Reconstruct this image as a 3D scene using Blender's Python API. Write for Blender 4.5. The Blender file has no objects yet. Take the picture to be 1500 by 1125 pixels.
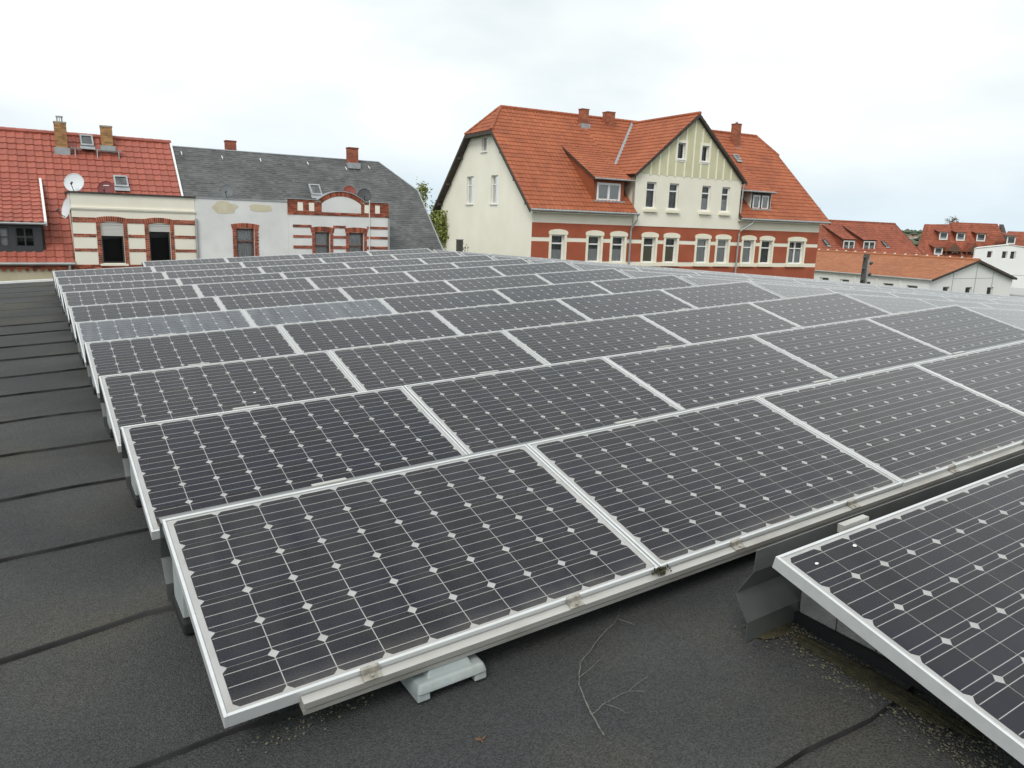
import bpy, bmesh, math, random
from mathutils import Vector, Matrix, noise as mnoise
random.seed(7)
R = math.radians
scene = bpy.context.scene
COL = scene.collection

# ------------------------------------------------------------------ camera
cam_data = bpy.data.cameras.new('camera')
cam_data.sensor_width = 36.0
cam_data.lens = 36.0 * 1109.9 / 1500.0
cam_data.clip_start = 0.05
cam_data.clip_end = 6000
camera = bpy.data.objects.new('camera', cam_data)
COL.objects.link(camera)
c_right, c_up, c_fwd = (Vector((0.84632, -0.53153, 0.03481)), Vector((0.08193, 0.19448, 0.97748)), Vector((0.52633, 0.82441, -0.20814)))
rotm = Matrix((c_right, c_up, -c_fwd)).transposed()
camera.matrix_world = Matrix.Translation((-0.3419, -2.9607, 1.1421)) @ rotm.to_4x4()
scene.camera = camera

# ------------------------------------------------------------------ world, sun, exposure
SUN_EL, SUN_AZ = 46.0, 230.0        # azimuth from +Y clockwise: the sun stands behind the camera, to its left
world = bpy.data.worlds.new('World')
scene.world = world
world.use_nodes = True
nt = world.node_tree
nt.nodes.clear()
def wn(t, **k):
    n = nt.nodes.new(t)
    for a, b in k.items():
        setattr(n, a, b)
    return n
w_out = wn('ShaderNodeOutputWorld')
w_bg = wn('ShaderNodeBackground')
w_sky = wn('ShaderNodeTexSky')
w_sky.sky_type = 'NISHITA'
w_sky.sun_disc = False
w_sky.sun_elevation = R(SUN_EL)
w_sky.sun_rotation = R(SUN_AZ)
w_sky.dust_density = 0.15
w_sky.air_density = 1.3
w_sky.ozone_density = 0.6
w_scale = wn('ShaderNodeVectorMath', operation='SCALE')
w_scale.inputs['Scale'].default_value = 0.125
nt.links.new(w_sky.outputs[0], w_scale.inputs[0])
w_tc = wn('ShaderNodeTexCoord')
w_up = wn('ShaderNodeVectorMath', operation='ADD')
w_up.inputs[1].default_value = (0, 0, 0.38)
w_nm = wn('ShaderNodeVectorMath', operation='NORMALIZE')
nt.links.new(w_tc.outputs['Generated'], w_up.inputs[0])
nt.links.new(w_up.outputs[0], w_nm.inputs[0])
nt.links.new(w_nm.outputs[0], w_sky.inputs[0])
w_map = wn('ShaderNodeMapping')
w_map.inputs['Scale'].default_value = (1.0, 1.0, 2.6)
w_map.inputs['Location'].default_value = (0.35, 0.1, 0.0)
nt.links.new(w_tc.outputs['Generated'], w_map.inputs[0])
w_noise = wn('ShaderNodeTexNoise')
w_noise.inputs['Scale'].default_value = 1.7
w_noise.inputs['Detail'].default_value = 6
w_noise.inputs['Roughness'].default_value = 0.5
nt.links.new(w_map.outputs[0], w_noise.inputs['Vector'])
w_ramp = wn('ShaderNodeValToRGB')           # cover of the cloud layer
w_ramp.color_ramp.elements[0].position = 0.28
w_ramp.color_ramp.elements[0].color = (0.80, 0.80, 0.80, 1)
w_ramp.color_ramp.elements[1].position = 0.55
w_ramp.color_ramp.elements[1].color = (0.99, 0.99, 0.99, 1)
nt.links.new(w_noise.outputs[0], w_ramp.inputs[0])
w_n2 = wn('ShaderNodeTexNoise')
w_n2.inputs['Scale'].default_value = 3.1
w_n2.inputs['Detail'].default_value = 8
nt.links.new(w_map.outputs[0], w_n2.inputs['Vector'])
w_cl = wn('ShaderNodeValToRGB')             # thickness of the cloud layer
w_cl.color_ramp.elements[0].position = 0.3
w_cl.color_ramp.elements[0].color = (0.765, 0.815, 0.815, 1)
w_cl.color_ramp.elements[1].position = 0.62
w_cl.color_ramp.elements[1].color = (0.975, 1.0, 0.995, 1)
nt.links.new(w_n2.outputs[0], w_cl.inputs[0])
w_mix = wn('ShaderNodeMix', data_type='RGBA')
w_sep = wn('ShaderNodeSeparateXYZ')
nt.links.new(w_tc.outputs['Generated'], w_sep.inputs[0])
w_hz = wn('ShaderNodeMapRange')             # the deck thins out towards the horizon all round
w_hz.inputs['From Min'].default_value = -0.02
w_hz.inputs['From Max'].default_value = 0.17
w_hz.inputs['To Min'].default_value = 0.55
w_hz.inputs['To Max'].default_value = 1.0
nt.links.new(w_sep.outputs['Z'], w_hz.inputs[0])
w_cov = wn('ShaderNodeMath', operation='MULTIPLY')
nt.links.new(w_ramp.outputs[0], w_cov.inputs[0])
nt.links.new(w_hz.outputs[0], w_cov.inputs[1])
nt.links.new(w_cov.outputs[0], w_mix.inputs[0])
w_tint = wn('ShaderNodeVectorMath', operation='MULTIPLY')     # thin high haze in the gaps: slightly cyan
w_tint.inputs[1].default_value = (0.90, 1.10, 1.0)
nt.links.new(w_scale.outputs[0], w_tint.inputs[0])
nt.links.new(w_tint.outputs[0], w_mix.inputs[6])
nt.links.new(w_cl.outputs[0], w_mix.inputs[7])
nt.links.new(w_mix.outputs[2], w_bg.inputs[0])
w_bg.inputs['Strength'].default_value = 1.0
nt.links.new(w_bg.outputs[0], w_out.inputs[0])

sun_data = bpy.data.lights.new('sun', 'SUN')
sun_data.energy = 1.5
sun_data.angle = R(25)
sun_data.color = (1.0, 0.965, 0.91)
sun = bpy.data.objects.new('sun', sun_data)
COL.objects.link(sun)
sdir = Vector((math.sin(R(SUN_AZ)) * math.cos(R(SUN_EL)), math.cos(R(SUN_AZ)) * math.cos(R(SUN_EL)), math.sin(R(SUN_EL))))
sun.rotation_euler = sdir.to_track_quat('Z', 'Y').to_euler()
sun.location = (-10, -12, 20)

scene.view_settings.view_transform = 'Standard'
scene.view_settings.look = 'None'
scene.view_settings.exposure = 0.26
scene.view_settings.gamma = 1.0
scene.render.engine = 'CYCLES'
scene.cycles.use_denoising = True
scene.cycles.max_bounces = 8
scene.cycles.transparent_max_bounces = 16
scene.cycles.caustics_reflective = False
scene.cycles.caustics_refractive = False

GROUND = -5.4

# ------------------------------------------------------------------ materials
MATS = {}
def new_mat(name):
    m = bpy.data.materials.new(name)
    m.use_nodes = True
    m.node_tree.nodes.clear()
    MATS[name] = m
    return m, m.node_tree.nodes, m.node_tree.links
def rgba(c):
    return (c[0], c[1], c[2], 1)
def mat(name, c, rough=0.7, metal=0.0, c2=None, scale=4.0, detail=5, spec=0.4, bump=0.0, bscale=40.0, c3=None, s3=30.0, f3=0.3, tint=0.0, lo=0.35, hi=0.65, stretch=(1, 1, 1), orand=0.0):
    m, N, L = new_mat(name)
    out = N.new('ShaderNodeOutputMaterial')
    b = N.new('ShaderNodeBsdfPrincipled')
    L.new(b.outputs[0], out.inputs[0])
    b.inputs['Roughness'].default_value = rough
    b.inputs['Metallic'].default_value = metal
    b.inputs['Specular IOR Level'].default_value = spec
    tc = N.new('ShaderNodeTexCoord')
    mp = N.new('ShaderNodeMapping')
    mp.inputs['Scale'].default_value = stretch
    L.new(tc.outputs['Object'], mp.inputs[0])
    cur = None
    if c2 is not None:
        n = N.new('ShaderNodeTexNoise')
        n.inputs['Scale'].default_value = scale
        n.inputs['Detail'].default_value = detail
        L.new(mp.outputs[0], n.inputs['Vector'])
        r = N.new('ShaderNodeValToRGB')
        r.color_ramp.elements[0].position = lo
        r.color_ramp.elements[0].color = rgba(c)
        r.color_ramp.elements[1].position = hi
        r.color_ramp.elements[1].color = rgba(c2)
        L.new(n.outputs[0], r.inputs[0])
        cur = r.outputs[0]
    else:
        v = N.new('ShaderNodeRGB')
        v.outputs[0].default_value = rgba(c)
        cur = v.outputs[0]
    if c3 is not None:
        n = N.new('ShaderNodeTexNoise')
        n.inputs['Scale'].default_value = s3
        n.inputs['Detail'].default_value = 3
        L.new(mp.outputs[0], n.inputs['Vector'])
        r = N.new('ShaderNodeMapRange')
        r.inputs['From Min'].default_value = 0.5
        r.inputs['From Max'].default_value = 0.72
        r.inputs['To Max'].default_value = f3
        L.new(n.outputs[0], r.inputs[0])
        mx = N.new('ShaderNodeMix')
        mx.data_type = 'RGBA'
        L.new(r.outputs[0], mx.inputs[0])
        L.new(cur, mx.inputs[6])
        mx.inputs[7].default_value = rgba(c3)
        cur = mx.outputs[2]
    if tint or orand:
        h = N.new('ShaderNodeHueSaturation')
        L.new(cur, h.inputs['Color'])
        mr = N.new('ShaderNodeMapRange')
        k = tint or orand
        mr.inputs['To Min'].default_value = 1 - k
        mr.inputs['To Max'].default_value = 1 + k
        if tint:
            at = N.new('ShaderNodeAttribute')
            at.attribute_name = 'tint'
            L.new(at.outputs['Fac'], mr.inputs[0])
        else:
            oi = N.new('ShaderNodeObjectInfo')
            L.new(oi.outputs['Random'], mr.inputs[0])
        L.new(mr.outputs[0], h.inputs['Value'])
        cur = h.outputs[0]
    L.new(cur, b.inputs['Base Color'])
    if bump:
        n = N.new('ShaderNodeTexNoise')
        n.inputs['Scale'].default_value = bscale
        n.inputs['Detail'].default_value = 4
        L.new(mp.outputs[0], n.inputs['Vector'])
        bp = N.new('ShaderNodeBump')
        bp.inputs['Strength'].default_value = bump
        bp.inputs['Distance'].default_value = 0.01
        L.new(n.outputs[0], bp.inputs['Height'])
        L.new(bp.outputs[0], b.inputs['Normal'])
    return m

mat('aluminium', (0.61, 0.63, 0.63), 0.40, 0.35, c2=(0.66, 0.68, 0.68), scale=6, c3=(0.50, 0.49, 0.45), s3=9, f3=0.2, stretch=(1, 4, 4))
mat('rail_metal', (0.44, 0.43, 0.40), 0.45, 0.4, c2=(0.53, 0.52, 0.49), scale=3, c3=(0.27, 0.25, 0.20), s3=7, f3=0.5, stretch=(.6, 2, 2))
mat('clamp_metal', (0.30, 0.28, 0.24), 0.5, 0.4, c2=(0.44, 0.42, 0.37), scale=25, c3=(0.10, 0.09, 0.06), s3=60, f3=0.6)
mat('steel_sheet', (0.19, 0.20, 0.20), 0.30, 0.65, c2=(0.28, 0.295, 0.29), scale=2.5, c3=(0.22, 0.22, 0.205), s3=9, f3=0.5)
mat('backsheet', (0.66, 0.67, 0.67), 0.6, c2=(0.75, 0.76, 0.76), scale=6, c3=(0.50, 0.49, 0.45), s3=14, f3=0.3)
mat('cell', (0.0048, 0.0070, 0.0150), 0.35, spec=0.12, c2=(0.0060, 0.0108, 0.0300), scale=1.6, orand=0.3)
mat('busbar', (0.70, 0.70, 0.69), 0.5, 0.1)
mat('felt', (0.052, 0.054, 0.055), 0.92, c2=(0.069, 0.071, 0.071), scale=1.1, detail=9, spec=0.2, bump=1.0, bscale=170, c3=(0.085, 0.078, 0.060), s3=1.4, f3=0.6)
def speckle(name, amount, scale):
    """mineral granules: light and dark grains over the whole sheet"""
    nodes, links = MATS[name].node_tree.nodes, MATS[name].node_tree.links
    b = [n for n in nodes if n.type == 'BSDF_PRINCIPLED'][0]
    src = b.inputs['Base Color'].links[0].from_socket
    tc = nodes.new('ShaderNodeTexCoord')
    v = nodes.new('ShaderNodeTexVoronoi'); v.inputs['Scale'].default_value = scale
    links.new(tc.outputs['Object'], v.inputs['Vector'])
    sp = nodes.new('ShaderNodeSeparateColor'); links.new(v.outputs['Color'], sp.inputs[0])
    mr = nodes.new('ShaderNodeMapRange'); mr.inputs['To Min'].default_value = 1 - amount; mr.inputs['To Max'].default_value = 1 + amount * 1.25
    links.new(sp.outputs[0], mr.inputs[0])
    h = nodes.new('ShaderNodeHueSaturation'); links.new(src, h.inputs['Color']); links.new(mr.outputs[0], h.inputs['Value'])
    links.new(h.outputs[0], b.inputs['Base Color'])
speckle('felt', 0.34, 230)
mat('bitumen', (0.018, 0.018, 0.018), 0.95, c2=(0.046, 0.046, 0.045), scale=5, spec=0.08)
mat('foot_plastic', (0.28, 0.32, 0.32), 0.55, c2=(0.36, 0.40, 0.39), scale=6, c3=(0.2, 0.2, 0.17), s3=11, f3=0.4, bump=0.2, bscale=90)
mat('rubber', (0.012, 0.012, 0.013), 0.75)
mat('concrete', (0.26, 0.26, 0.25), 0.9, c2=(0.38, 0.38, 0.36), scale=9, bump=0.6, bscale=120, orand=0.12)
mat('gravel', (0.075, 0.070, 0.052), 0.9, c2=(0.17, 0.16, 0.11), scale=60, spec=0.2)
mat('moss', (0.032, 0.030, 0.016), 1.0, c2=(0.060, 0.053, 0.028), scale=30, bump=1.0, bscale=120)
mat('twig', (0.19, 0.18, 0.165), 0.85, c2=(0.09, 0.085, 0.075), scale=60)
mat('leaf_dry', (0.22, 0.10, 0.04), 0.8, c2=(0.12, 0.055, 0.025), scale=80)
mat('white_trim', (0.72, 0.72, 0.70), 0.5, c2=(0.80, 0.80, 0.78), scale=3)
mat('asphalt', (0.04, 0.04, 0.04), 0.95, c2=(0.06, 0.06, 0.058), scale=2)
mat('meadow', (0.045, 0.065, 0.025), 0.95, c2=(0.08, 0.095, 0.04), scale=0.05, detail=8, c3=(0.16, 0.14, 0.10), s3=0.02, f3=0.6)
# buildings
mat('cream_plaster', (0.77, 0.735, 0.62), 0.9, c2=(0.82, 0.785, 0.67), scale=0.8, detail=7, bump=0.25, bscale=60, c3=(0.72, 0.68, 0.565), s3=1.4, f3=0.25)
mat('pale_cream', (0.82, 0.785, 0.675), 0.9, c2=(0.86, 0.83, 0.72), scale=0.7, detail=7, bump=0.2, bscale=60, c3=(0.79, 0.755, 0.645), s3=1.2, f3=0.2)
mat('grey_white_plaster', (0.66, 0.66, 0.645), 0.9, c2=(0.73, 0.73, 0.71), scale=0.9, detail=8, bump=0.25, bscale=50, c3=(0.55, 0.54, 0.51), s3=1.6, f3=0.35)
mat('bare_plaster', (0.55, 0.50, 0.36), 0.95, c2=(0.62, 0.57, 0.43), scale=3)
mat('beige_plaster', (0.46, 0.40, 0.28), 0.95, c2=(0.52, 0.46, 0.33), scale=1.2)
mat('red_plaster', (0.32, 0.082, 0.040), 0.9, c2=(0.37, 0.098, 0.05), scale=0.9, detail=7, bump=0.2, bscale=60, c3=(0.24, 0.062, 0.034), s3=1.2, f3=0.4)
mat('olive_plaster', (0.55, 0.53, 0.34), 0.9, c2=(0.61, 0.585, 0.39), scale=1.0)
mat('surround_stone', (0.76, 0.72, 0.57), 0.85, c2=(0.81, 0.77, 0.63), scale=2)
mat('brick', (0.34, 0.095, 0.05), 0.9, c2=(0.25, 0.07, 0.04), scale=5, tint=0.5)
mat('brick_yellow', (0.42, 0.24, 0.10), 0.9, c2=(0.33, 0.17, 0.07), scale=5, tint=0.3)
mat('chimney_brick', (0.34, 0.105, 0.06), 0.9, c2=(0.27, 0.08, 0.045), scale=4, tint=0.3)
mat('chimney_orange', (0.36, 0.125, 0.068), 0.9, c2=(0.30, 0.10, 0.055), scale=4, tint=0.25)
mat('mortar', (0.42, 0.38, 0.32), 0.95, c2=(0.34, 0.30, 0.26), scale=6)
mat('tile_red', (0.31, 0.086, 0.058), 0.5, c2=(0.37, 0.108, 0.074), scale=1.1, detail=7, tint=0.11, c3=(0.23, 0.065, 0.05), s3=2.3, f3=0.35)
mat('tile_orange', (0.295, 0.082, 0.034), 0.65, c2=(0.355, 0.104, 0.043), scale=0.5, detail=8, tint=0.10, c3=(0.22, 0.064, 0.034), s3=1.1, f3=0.4)
mat('tile_far', (0.24, 0.068, 0.036), 0.75, c2=(0.30, 0.086, 0.046), scale=0.4, detail=8, tint=0.2, c3=(0.17, 0.05, 0.03), s3=0.9, f3=0.5)
mat('tile_flat_orange', (0.32, 0.122, 0.055), 0.8, c2=(0.37, 0.146, 0.068), scale=0.3, detail=8, tint=0.12, c3=(0.27, 0.105, 0.06), s3=0.5, f3=0.5)
mat('slate', (0.085, 0.088, 0.088), 0.6, c2=(0.12, 0.123, 0.122), scale=0.8, detail=8, tint=0.17, c3=(0.060, 0.062, 0.060), s3=1.5, f3=0.6)
mat('dark_timber', (0.045, 0.034, 0.028), 0.7, c2=(0.07, 0.055, 0.045), scale=5)
mat('zinc', (0.34, 0.35, 0.35), 0.5, 0.5, c2=(0.42, 0.43, 0.42), scale=3)
mat('lead', (0.30, 0.32, 0.33), 0.6, 0.2, c2=(0.38, 0.40, 0.41), scale=4)
mat('white_frame', (0.78, 0.78, 0.77), 0.4)
mat('brown_frame', (0.14, 0.055, 0.03), 0.6)
mat('anthracite', (0.045, 0.047, 0.05), 0.5)
mat('shutter', (0.56, 0.55, 0.52), 0.6)
mat('interior', (0.018, 0.018, 0.018), 0.95)
mat('interior_grey', (0.23, 0.24, 0.24), 0.95, c2=(0.11, 0.115, 0.115), scale=3)
mat('curtain', (0.60, 0.61, 0.61), 0.95, c2=(0.70, 0.71, 0.70), scale=14, stretch=(6, 1, 0.5))
mat('curtain_tan', (0.30, 0.28, 0.20), 0.95)
mat('dish_white', (0.62, 0.64, 0.66), 0.5)
mat('dish_grey', (0.13, 0.14, 0.145), 0.6)
mat('dish_red', (0.22, 0.045, 0.03), 0.6)
mat('dish_maroon', (0.17, 0.035, 0.035), 0.6)
mat('dish_dark', (0.055, 0.057, 0.06), 0.6)
mat('cable_white', (0.7, 0.7, 0.68), 0.6)
mat('pole_wood', (0.045, 0.042, 0.036), 0.9, c2=(0.085, 0.08, 0.07), scale=8, stretch=(6, 6, 1))
mat('bark', (0.07, 0.055, 0.04), 0.95, c2=(0.11, 0.09, 0.07), scale=9)
mat('leaves_spring', (0.16, 0.19, 0.04), 0.7, c2=(0.24, 0.26, 0.07), scale=1.2, tint=0.4)
mat('leaves_bare', (0.14, 0.10, 0.07), 0.8, c2=(0.10, 0.08, 0.05), scale=2, tint=0.3)
mat('forest', (0.05, 0.075, 0.045), 0.9, c2=(0.085, 0.11, 0.065), scale=0.05, tint=0.3)
mat('far_wall', (0.62, 0.60, 0.56), 0.9, orand=0.25)
mat('far_roof', (0.24, 0.12, 0.09), 0.9, orand=0.35)
mat('board_brown', (0.16, 0.09, 0.06), 0.85, c2=(0.11, 0.065, 0.045), scale=3)
mat('white_wall', (0.80, 0.80, 0.79), 0.85, c2=(0.84, 0.84, 0.83), scale=0.5)
mat('panel_wall', (0.72, 0.72, 0.70), 0.9, c2=(0.78, 0.78, 0.76), scale=0.4, detail=8, c3=(0.66, 0.655, 0.63), s3=0.8, f3=0.4)
mat('joint_grey', (0.40, 0.40, 0.39), 0.9)

def glass_mat(name, rough, dust_sheen, dust_sheen_col, ior=1.5, coat=None):
    m, N, L = new_mat(name)
    out = N.new('ShaderNodeOutputMaterial')
    tr = N.new('ShaderNodeBsdfTransparent')
    gl = N.new('ShaderNodeBsdfGlossy')
    gl.inputs['Roughness'].default_value = rough
    fr = N.new('ShaderNodeFresnel')
    fr.inputs['IOR'].default_value = ior
    m1 = N.new('ShaderNodeMixShader')
    if coat:                       # anti-reflective coating: less at steep view, full at grazing view
        ma = N.new('ShaderNodeMath'); ma.operation = 'MULTIPLY_ADD'; ma.use_clamp = True
        L.new(fr.outputs[0], ma.inputs[0]); ma.inputs[1].default_value = coat[0]; ma.inputs[2].default_value = coat[1]
        L.new(ma.outputs[0], m1.inputs[0])
    else:
        L.new(fr.outputs[0], m1.inputs[0])
    L.new(tr.outputs[0], m1.inputs[1])
    L.new(gl.outputs[0], m1.inputs[2])
    if dust_sheen:
        df = N.new('ShaderNodeBsdfDiffuse')
        df.inputs['Color'].default_value = rgba(dust_sheen_col)
        tc = N.new('ShaderNodeTexCoord')
        n = N.new('ShaderNodeTexNoise')
        n.inputs['Scale'].default_value = 2.2
        n.inputs['Detail'].default_value = 6
        oi0 = N.new('ShaderNodeObjectInfo')
        sh = N.new('ShaderNodeVectorMath'); sh.operation = 'SCALE'
        L.new(oi0.outputs['Location'], sh.inputs[0]); sh.inputs['Scale'].default_value = 3.7
        ad = N.new('ShaderNodeVectorMath'); ad.operation = 'ADD'
        L.new(tc.outputs['Object'], ad.inputs[0]); L.new(sh.outputs[0], ad.inputs[1])
        mp = N.new('ShaderNodeMapping'); mp.inputs['Scale'].default_value = (5.0, 0.8, 1.0)
        L.new(ad.outputs[0], mp.inputs[0])
        L.new(mp.outputs[0], n.inputs['Vector'])
        sx = N.new('ShaderNodeSeparateXYZ'); L.new(tc.outputs['Object'], sx.inputs[0])
        low = N.new('ShaderNodeMapRange'); low.inputs['From Min'].default_value = -0.90; low.inputs['From Max'].default_value = -0.978
        low.inputs['To Min'].default_value = 0.0; low.inputs['To Max'].default_value = 0.16
        L.new(sx.outputs['Y'], low.inputs[0])
        n2 = N.new('ShaderNodeTexNoise')
        n2.inputs['Scale'].default_value = 60
        n2.inputs['Detail'].default_value = 2
        L.new(tc.outputs['Object'], n2.inputs['Vector'])
        oi = N.new('ShaderNodeObjectInfo')
        a = N.new('ShaderNodeMath'); a.operation = 'MULTIPLY_ADD'
        L.new(oi.outputs['Random'], a.inputs[0]); a.inputs[1].default_value = 0.8; a.inputs[2].default_value = 0.5
        b = N.new('ShaderNodeMath'); b.operation = 'MULTIPLY'
        L.new(a.outputs[0], b.inputs[0]); L.new(n.outputs[0], b.inputs[1])
        c = N.new('ShaderNodeMath'); c.operation = 'MULTIPLY_ADD'
        L.new(n2.outputs[0], c.inputs[0]); c.inputs[1].default_value = 0.1; c.inputs[2].default_value = 0.95
        e = N.new('ShaderNodeMath'); e.operation = 'MULTIPLY'
        L.new(b.outputs[0], e.inputs[0]); L.new(c.outputs[0], e.inputs[1])
        d = N.new('ShaderNodeMath'); d.operation = 'MULTIPLY'
        L.new(e.outputs[0], d.inputs[0]); d.inputs[1].default_value = dust_sheen * 2
        dl = N.new('ShaderNodeMath'); dl.operation = 'MULTIPLY_ADD'
        L.new(low.outputs[0], dl.inputs[0]); L.new(n.outputs[0], dl.inputs[1]); L.new(d.outputs[0], dl.inputs[2])
        d = dl
        m2 = N.new('ShaderNodeMixShader')
        L.new(d.outputs[0], m2.inputs[0])
        L.new(m1.outputs[0], m2.inputs[1])
        L.new(df.outputs[0], m2.inputs[2])
        L.new(m2.outputs[0], out.inputs[0])
    else:
        L.new(m1.outputs[0], out.inputs[0])
    return m
glass_mat('solar_glass', 0.16, 0.032, (0.50, 0.46, 0.40), 1.5, (1.25, -0.042))
glass_mat('solar_glass_sky_tint', 0.22, 0.20, (0.44, 0.48, 0.52), 1.45)  # stronger sky reflection put into the colour as a blue-grey diffuse share
glass_mat('window_glass', 0.02, 0, None, 1.52)

# ------------------------------------------------------------------ mesh helpers
class MB:
    def __init__(self):
        self.v, self.f, self.t = [], [], []
    def add(self, verts, faces, tint=0.5):
        o = len(self.v)
        self.v += [tuple(p) for p in verts]
        for q in faces:
            self.f.append(tuple(i + o for i in q))
            self.t.append(tint)
        return self
    def box(self, x0, x1, y0, y1, z0, z1, tint=0.5):
        return self.add([(x0, y0, z0), (x1, y0, z0), (x1, y1, z0), (x0, y1, z0), (x0, y0, z1), (x1, y0, z1), (x1, y1, z1), (x0, y1, z1)],
                        [(0, 3, 2, 1), (4, 5, 6, 7), (0, 1, 5, 4), (1, 2, 6, 5), (2, 3, 7, 6), (3, 0, 4, 7)], tint)
    def hexa(self, bot, top, tint=0.5):
        return self.add(list(bot) + list(top), [(3, 2, 1, 0), (4, 5, 6, 7), (0, 1, 5, 4), (1, 2, 6, 5), (2, 3, 7, 6), (3, 0, 4, 7)], tint)
    def prism(self, poly, e0, e1, fn, tint=0.5):
        """poly: 2-D outline; fn(a, b, e) -> xyz"""
        n = len(poly)
        vs = [fn(a, b, e0) for a, b in poly] + [fn(a, b, e1) for a, b in poly]
        fs = [tuple(range(n)), tuple(range(2 * n - 1, n - 1, -1))] + [(i, i + n, (i + 1) % n + n, (i + 1) % n) for i in range(n)]
        return self.add(vs, fs, tint)
    def tube(self, pts, r, seg=6, tint=0.5, caps=True):
        pts = [Vector(p) for p in pts]
        rs = r if isinstance(r, (list, tuple)) else [r] * len(pts)
        vs, fs = [], []
        up = Vector((0, 0, 1))
        for i, p in enumerate(pts):
            d = (pts[min(i + 1, len(pts) - 1)] - pts[max(i - 1, 0)])
            if d.length < 1e-9: d = Vector((0, 0, 1))
            d.normalize()
            a = d.cross(up if abs(d.z) < 0.95 else Vector((1, 0, 0))).normalized()
            b = d.cross(a)
            for k in range(seg):
                w = 2 * math.pi * k / seg
                vs.append(p + (a * math.cos(w) + b * math.sin(w)) * rs[i])
        for i in range(len(pts) - 1):
            for k in range(seg):
                fs.append((i * seg + k, i * seg + (k + 1) % seg, (i + 1) * seg + (k + 1) % seg, (i + 1) * seg + k))
        if caps:
            fs.append(tuple(range(seg - 1, -1, -1)))
            fs.append(tuple((len(pts) - 1) * seg + k for k in range(seg)))
        return self.add(vs, fs, tint)
    def mesh(self, name, material, smooth=False, tints=False):
        me = bpy.data.meshes.new(name)
        me.from_pydata(self.v, [], self.f)
        if tints:
            at = me.attributes.new('tint', 'FLOAT', 'FACE')
            at.data.foreach_set('value', self.t)
        me.materials.append(MATS[material])
        if smooth:
            me.shade_smooth()
        me.update()
        return me
    def build(self, name, material, parent=None, loc=None, smooth=False, tints=False, kind=None):
        o = bpy.data.objects.new(name, self.mesh(name, material, smooth, tints))
        COL.objects.link(o)
        if parent is not None:
            o.parent = parent
            if parent.type == 'EMPTY' and loc is None and 'off' in OFF.get(parent.name, {}):
                o.location = OFF[parent.name]['off']
        if loc is not None:
            o.location = loc
        if kind:
            o['kind'] = kind
        return o
OFF = {}
def tag(o, label, cat, group=None):
    o['label'] = label
    o['category'] = cat
    if group: o['group'] = group
    return o
def thing(name, label, cat, loc=(0, 0, 0), rotz=0.0, group=None, off=None):
    o = bpy.data.objects.new(name, None)
    o.empty_display_size = 0.2
    COL.objects.link(o)
    o.location = loc
    o.rotation_euler = (0, 0, rotz)
    tag(o, label, cat, group)
    if off is not None:
        OFF[o.name] = {'off': off}
    return o
def building(name, label, origin, base, yaw=0.0):
    """children are written in the frame of `origin` (a point on the facade line at z = 0); the Empty stands at `base` of that frame"""
    rot = Matrix.Rotation(yaw, 4, 'Z')
    loc = Vector(origin) + rot @ Vector(base)
    return thing(name, label, 'building', loc, yaw, off=(-base[0], -base[1], -base[2]))
def clip(poly, a, b, c):
    """keep a*x + b*y <= c"""
    out = []
    for i in range(len(poly)):
        p, q = poly[i], poly[(i + 1) % len(poly)]
        dp, dq = a * p[0] + b * p[1] - c, a * q[0] + b * q[1] - c
        if dp <= 0: out.append(p)
        if dp * dq < 0:
            k = dp / (dp - dq)
            out.append((p[0] + (q[0] - p[0]) * k, p[1] + (q[1] - p[1]) * k))
    return out
def wall(mb, poly, holes, fn, depth=0.16, thick=0.25):
    """convex outline with rectangular openings (a0, a1, b0, b1); fn(a, b, e): e = depth into the wall"""
    xs = sorted(set([min(p[0] for p in poly), max(p[0] for p in poly)] + [h[0] for h in holes] + [h[1] for h in holes]))
    ys = sorted(set([min(p[1] for p in poly), max(p[1] for p in poly)] + [h[2] for h in holes] + [h[3] for h in holes]))
    area = sum(poly[i][0] * poly[(i + 1) % len(poly)][1] - poly[(i + 1) % len(poly)][0] * poly[i][1] for i in range(len(poly)))
    P = poly if area > 0 else poly[::-1]
    for i in range(len(xs) - 1):
        for j in range(len(ys) - 1):
            mx, my = (xs[i] + xs[i + 1]) / 2, (ys[j] + ys[j + 1]) / 2
            if any(h[0] < mx < h[1] and h[2] < my < h[3] for h in holes):
                continue
            c = [(xs[i], ys[j]), (xs[i + 1], ys[j]), (xs[i + 1], ys[j + 1]), (xs[i], ys[j + 1])]
            for k in range(len(P)):
                p, q = P[k], P[(k + 1) % len(P)]
                a, b = (q[1] - p[1]), -(q[0] - p[0])
                c = clip(c, a, b, a * p[0] + b * p[1] + 1e-9)
                if len(c) < 3: break
            if len(c) >= 3:
                mb.add([fn(a, b, 0) for a, b in c], [tuple(range(len(c)))])
    for (a0, a1, b0, b1) in holes:
        r = [(a0, b0), (a1, b0), (a1, b1), (a0, b1)]
        for k in range(4):
            p, q = r[k], r[(k + 1) % 4]
            mb.add([fn(*p, 0), fn(*q, 0), fn(*q, depth), fn(*p, depth)], [(0, 1, 2, 3)])
    n = len(P)
    for k in range(n):                              # outer edge thickness
        p, q = P[k], P[(k + 1) % n]
        mb.add([fn(*p, 0), fn(*p, thick), fn(*q, thick), fn(*q, 0)], [(0, 1, 2, 3)])
    return mb
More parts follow.
